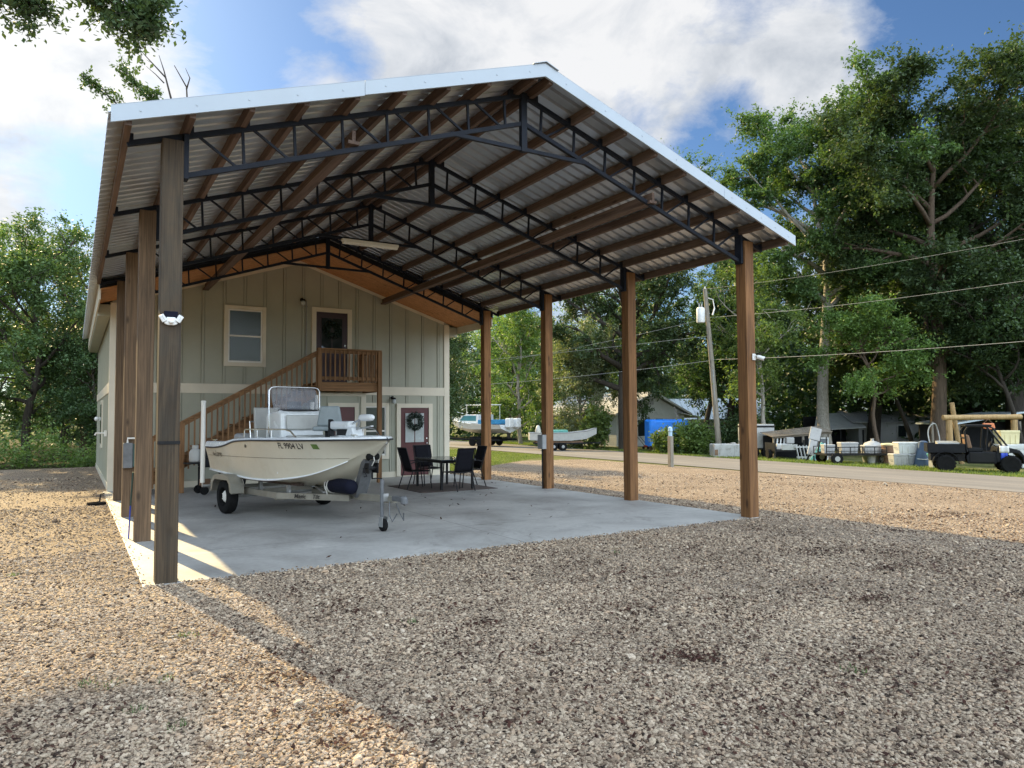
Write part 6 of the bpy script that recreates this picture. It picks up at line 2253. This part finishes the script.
foliage_mass('back_woods', 'shady wood behind the trees left of the house', woods_left_fn, 16000, .22, 'leaf_dark', 305)


def woods_behind_fn(n, rg):
    a = rg.uniform(2.4, 4.6, n)
    rr = rg.uniform(50, 60, n)
    top = 11 + 1.6 * np.sin(a * 21) + .9 * np.sin(a * 47)
    z = top * rg.uniform(0, 1, n) ** .8
    return np.stack([CAM.x + rr * np.sin(a), CAM.y + rr * np.cos(a), z], 1)


foliage_mass('opposite_woods', 'green wood on the far side of the yard, mirrored in the windows', woods_behind_fn, 26000, .36, 'leaf_bright', 307)


def thicket_fn(n, rg):
    # dark understorey behind the mobile home and the big trunks
    a = rg.uniform(.88, 1.40, n)
    rr = rg.uniform(62, 76, n)
    top = 10.5 + 2.0 * np.sin(a * 45) + 1.2 * np.sin(a * 97 + 1)
    z = -1.0 + top * rg.uniform(0, 1, n) ** .85
    return np.stack([CAM.x + rr * np.sin(a), CAM.y + rr * np.cos(a), z], 1)


foliage_mass('dark_thicket', 'dark thicket closing the view behind the mobile home', thicket_fn, 42000, .26, 'leaf_dark', 309)


# overhanging trees near the camera ---------------------------------
def boughs(name, label, loc, trunk, limbs, leaf, bark, seed, lsize, per, csize, extra=None):
    rg = np.random.default_rng(seed)
    root = thing(name, label, 'tree', loc)
    L0 = np.array(loc)
    mb = MB()
    mb.tube([np.array(p) - L0 for p, r in trunk], [r for p, r in trunk], 10)
    allc = []
    for pts, r0, nc in limbs:
        P = [np.array(p, float) - L0 for p in pts]
        # resample with wobble
        Q = []
        for a, b in zip(P[:-1], P[1:]):
            for k in range(4):
                Q.append(a + (b - a) * k / 4 + rg.normal(0, .03, 3))
        Q.append(P[-1])
        mb.tube(Q, [r0 * (1 - .88 * i / (len(Q) - 1)) + .005 for i in range(len(Q))], 6)
        for k in range(nc):
            f = .42 + .58 * rg.uniform(0, 1) ** .8
            q = min(f, .999) * (len(Q) - 1)
            i = int(q)
            p = Q[i] + (Q[i + 1] - Q[i]) * (q - i)
            tw, _ = branch_pts(p, rg.normal(0, 1, 3) + np.array([0, 0, -.15]), csize * rg.uniform(.5, 1.2), 4, rg, .05, .25)
            mb.tube(tw, [.008, .007, .006, .004, .003], 4, False)
            n = int(per * rg.uniform(.5, 1.4))
            w = rg.uniform(.2, 1, n) * 3.999
            j = w.astype(int)
            T = np.array(tw)
            allc.append(T[j] + (T[j + 1] - T[j]) * (w - j)[:, None] + rg.normal(0, .09 * csize + .03, (n, 3)))
    if extra:
        for pts, r0 in extra:
            P = [np.array(p, float) - L0 for p in pts]
            mb.tube(P, [r0 * (1 - .75 * i / (len(P) - 1)) for i in range(len(P))], 6)
    v, f = leaf_quads(np.concatenate(allc), lsize, rg)
    mb.build('trunk', bark, root, smooth=True)
    np_mesh('crown', v, f, leaf, root)
    return root


def cam_pt(px, py, D):
    p = CAM + _f * D + _r2 * ((px - 512) / 723.1 * D) - _u2 * ((py - 384) / 723.1 * D)
    return tuple(round(q, 2) for q in p)
boughs('overhanging_tree', 'near tree whose leafy boughs hang into the top left corner of the sky', (-8.6, 6.5, -0.03),
       [((-8.6, 6.5, -.3), .26), ((-8.4, 6.4, 3.0), .22), ((-7.9, 6.1, 6.0), .17), ((-7.2, 5.9, 8.6), .12), ((-6.6, 5.7, 10.4), .05)],
       [([(-7.9, 6.1, 6.2), (-5.6, 5.9, 8.6), (-3.2, 5.8, 9.2), (-1.9, 5.5, 8.7), (-1.35, 5.15, 8.30)], .08, 70),
        ([(-7.3, 5.9, 8.2), (-4.4, 5.4, 9.6), (-1.6, 5.0, 9.2), (-0.6, 4.7, 8.6), (-0.15, 4.4, 8.10)], .08, 85),
        ([(-5.2, 5.6, 9.2), (-2.2, 5.1, 9.5), (-0.5, 4.7, 9.2), (.2, 4.3, 8.5), (0.02, 4.3, 7.95)], .06, 60),
        ([(-7.6, 6.0, 7.4), (-4.8, 5.6, 8.9), (-2.9, 5.9, 8.8), (-2.2, 5.6, 8.5)], .06, 26),
        ([(-8.2, 6.3, 3.6), (-6.0, 5.2, 4.7), (-4.0, 4.6, 5.0), (-3.4, 3.4, 4.7)], .08, 50),
        ([(-8.0, 6.2, 5.6), (-6.4, 4.0, 7.4), (-4.6, 2.0, 8.0), (-3.4, .6, 7.7)], .08, 40),
        ([(-8.3, 6.4, 3.8), (-6.4, 5.4, 5.0), (-4.4, 4.9, 5.6), (-3.7, 4.6, 5.2)], .07, 40),
        ([(-8.3, 6.4, 3.4), (-6.2, 4.4, 4.6), (-4.4, 2.8, 5.0), (-3.2, 2.2, 4.7)], .07, 50),
        ([(-8.3, 6.4, 3.6), (-6.6, 4.0, 4.8), (-4.8, 2.6, 5.2), (-3.2, 1.6, 4.9)], .07, 50),
        ([(-7.4, 5.9, 7.8), (-6.4, 7.8, 8.8), (-4.8, 9.6, 9.2), (-3.3, 10.3, 9.0)], .08, 190),
        ([(-7.4, 5.9, 8.0), (-6.8, 8.4, 9.2), (-5.8, 10.0, 9.6), (-4.6, 10.6, 9.4)], .08, 150),
        ([(-4.8, 9.6, 9.2), (-4.4, 10.5, 9.5), (-3.8, 10.9, 9.5), (-3.1, 11.0, 9.2)], .04, 150),
        ([(-4.8, 9.6, 9.2), (-4.1, 9.9, 9.2), (-3.4, 10.0, 9.1), (-2.8, 9.9, 8.8)], .04, 150),
        ([(-7.4, 5.9, 7.6), (-6.8, 7.4, 8.2), (-5.6, 8.4, 8.6), (-4.2, 8.9, 8.4)], .08, 170),
        ([(-8.0, 6.2, 5.2), (-9.6, 4.6, 6.8), (-10.4, 3.0, 7.2)], .06, 22),
        ([(-7.4, 5.9, 8.0), (-8.4, 7.8, 9.2), (-8.8, 9.0, 9.8)], .06, 22)],
       'leaf_dark', 'bark_dark', 401, .048, 50, .55)
boughs('bare_topped_tree', 'thin tree behind the roof with leafy sprays and bare twigs against the sky', (2.6, 27.5, -0.03),
       [((2.6, 27.5, -.3), .20), ((2.5, 27.2, 5), .17), ((2.3, 26.3, 10), .12), ((2.2, 25.3, 13.4), .07), ((2.05, 24.6, 14.4), .04)],
       [([(2.2, 25.3, 12.8), (1.1, 25.2, 14.3), (.0, 25.5, 15.4), (-.75, 25.9, 16.1)], .045, 30),
        ([(2.2, 25.2, 13.2), (1.7, 24.9, 15.0), (1.15, 24.9, 15.8), (.72, 25.0, 16.45)], .045, 28),
        ([(2.2, 25.2, 13.2), (1.9, 24.7, 14.6), (1.75, 24.5, 15.3)], .04, 34),
        ([(2.2, 25.2, 12.6), (1.0, 25.2, 14.1), (.6, 25.3, 14.9)], .03, 16),
        ([(2.4, 26.6, 9), (1.0, 27.4, 11), (.4, 28.0, 12)], .05, 24),
        ([(2.4, 26.6, 9), (4.0, 26.8, 11), (5.0, 27.0, 12)], .05, 24)],
       'leaf_mid', 'bark_dark', 403, .072, 26, .50,
       extra=[([(2.2, 25.2, 12.8), (2.55, 24.1, 14.7), (2.25, 24.15, 15.9), (1.45, 24.6, 16.9)], .07),
              ([(2.5, 24.1, 14.9), (2.2, 24.25, 16.2), (2.0, 24.3, 16.85)], .04),
              ([(2.2, 24.25, 15.7), (1.9, 24.4, 16.05), (1.55, 24.5, 16.35)], .03),
              ([(2.2, 25.2, 12.8), (3.05, 23.7, 14.6), (3.0, 23.72, 15.5), (2.55, 23.95, 16.4)], .06),
              ([(3.0, 23.72, 15.4), (3.12, 23.7, 15.9), (2.95, 23.75, 16.3)], .035)])
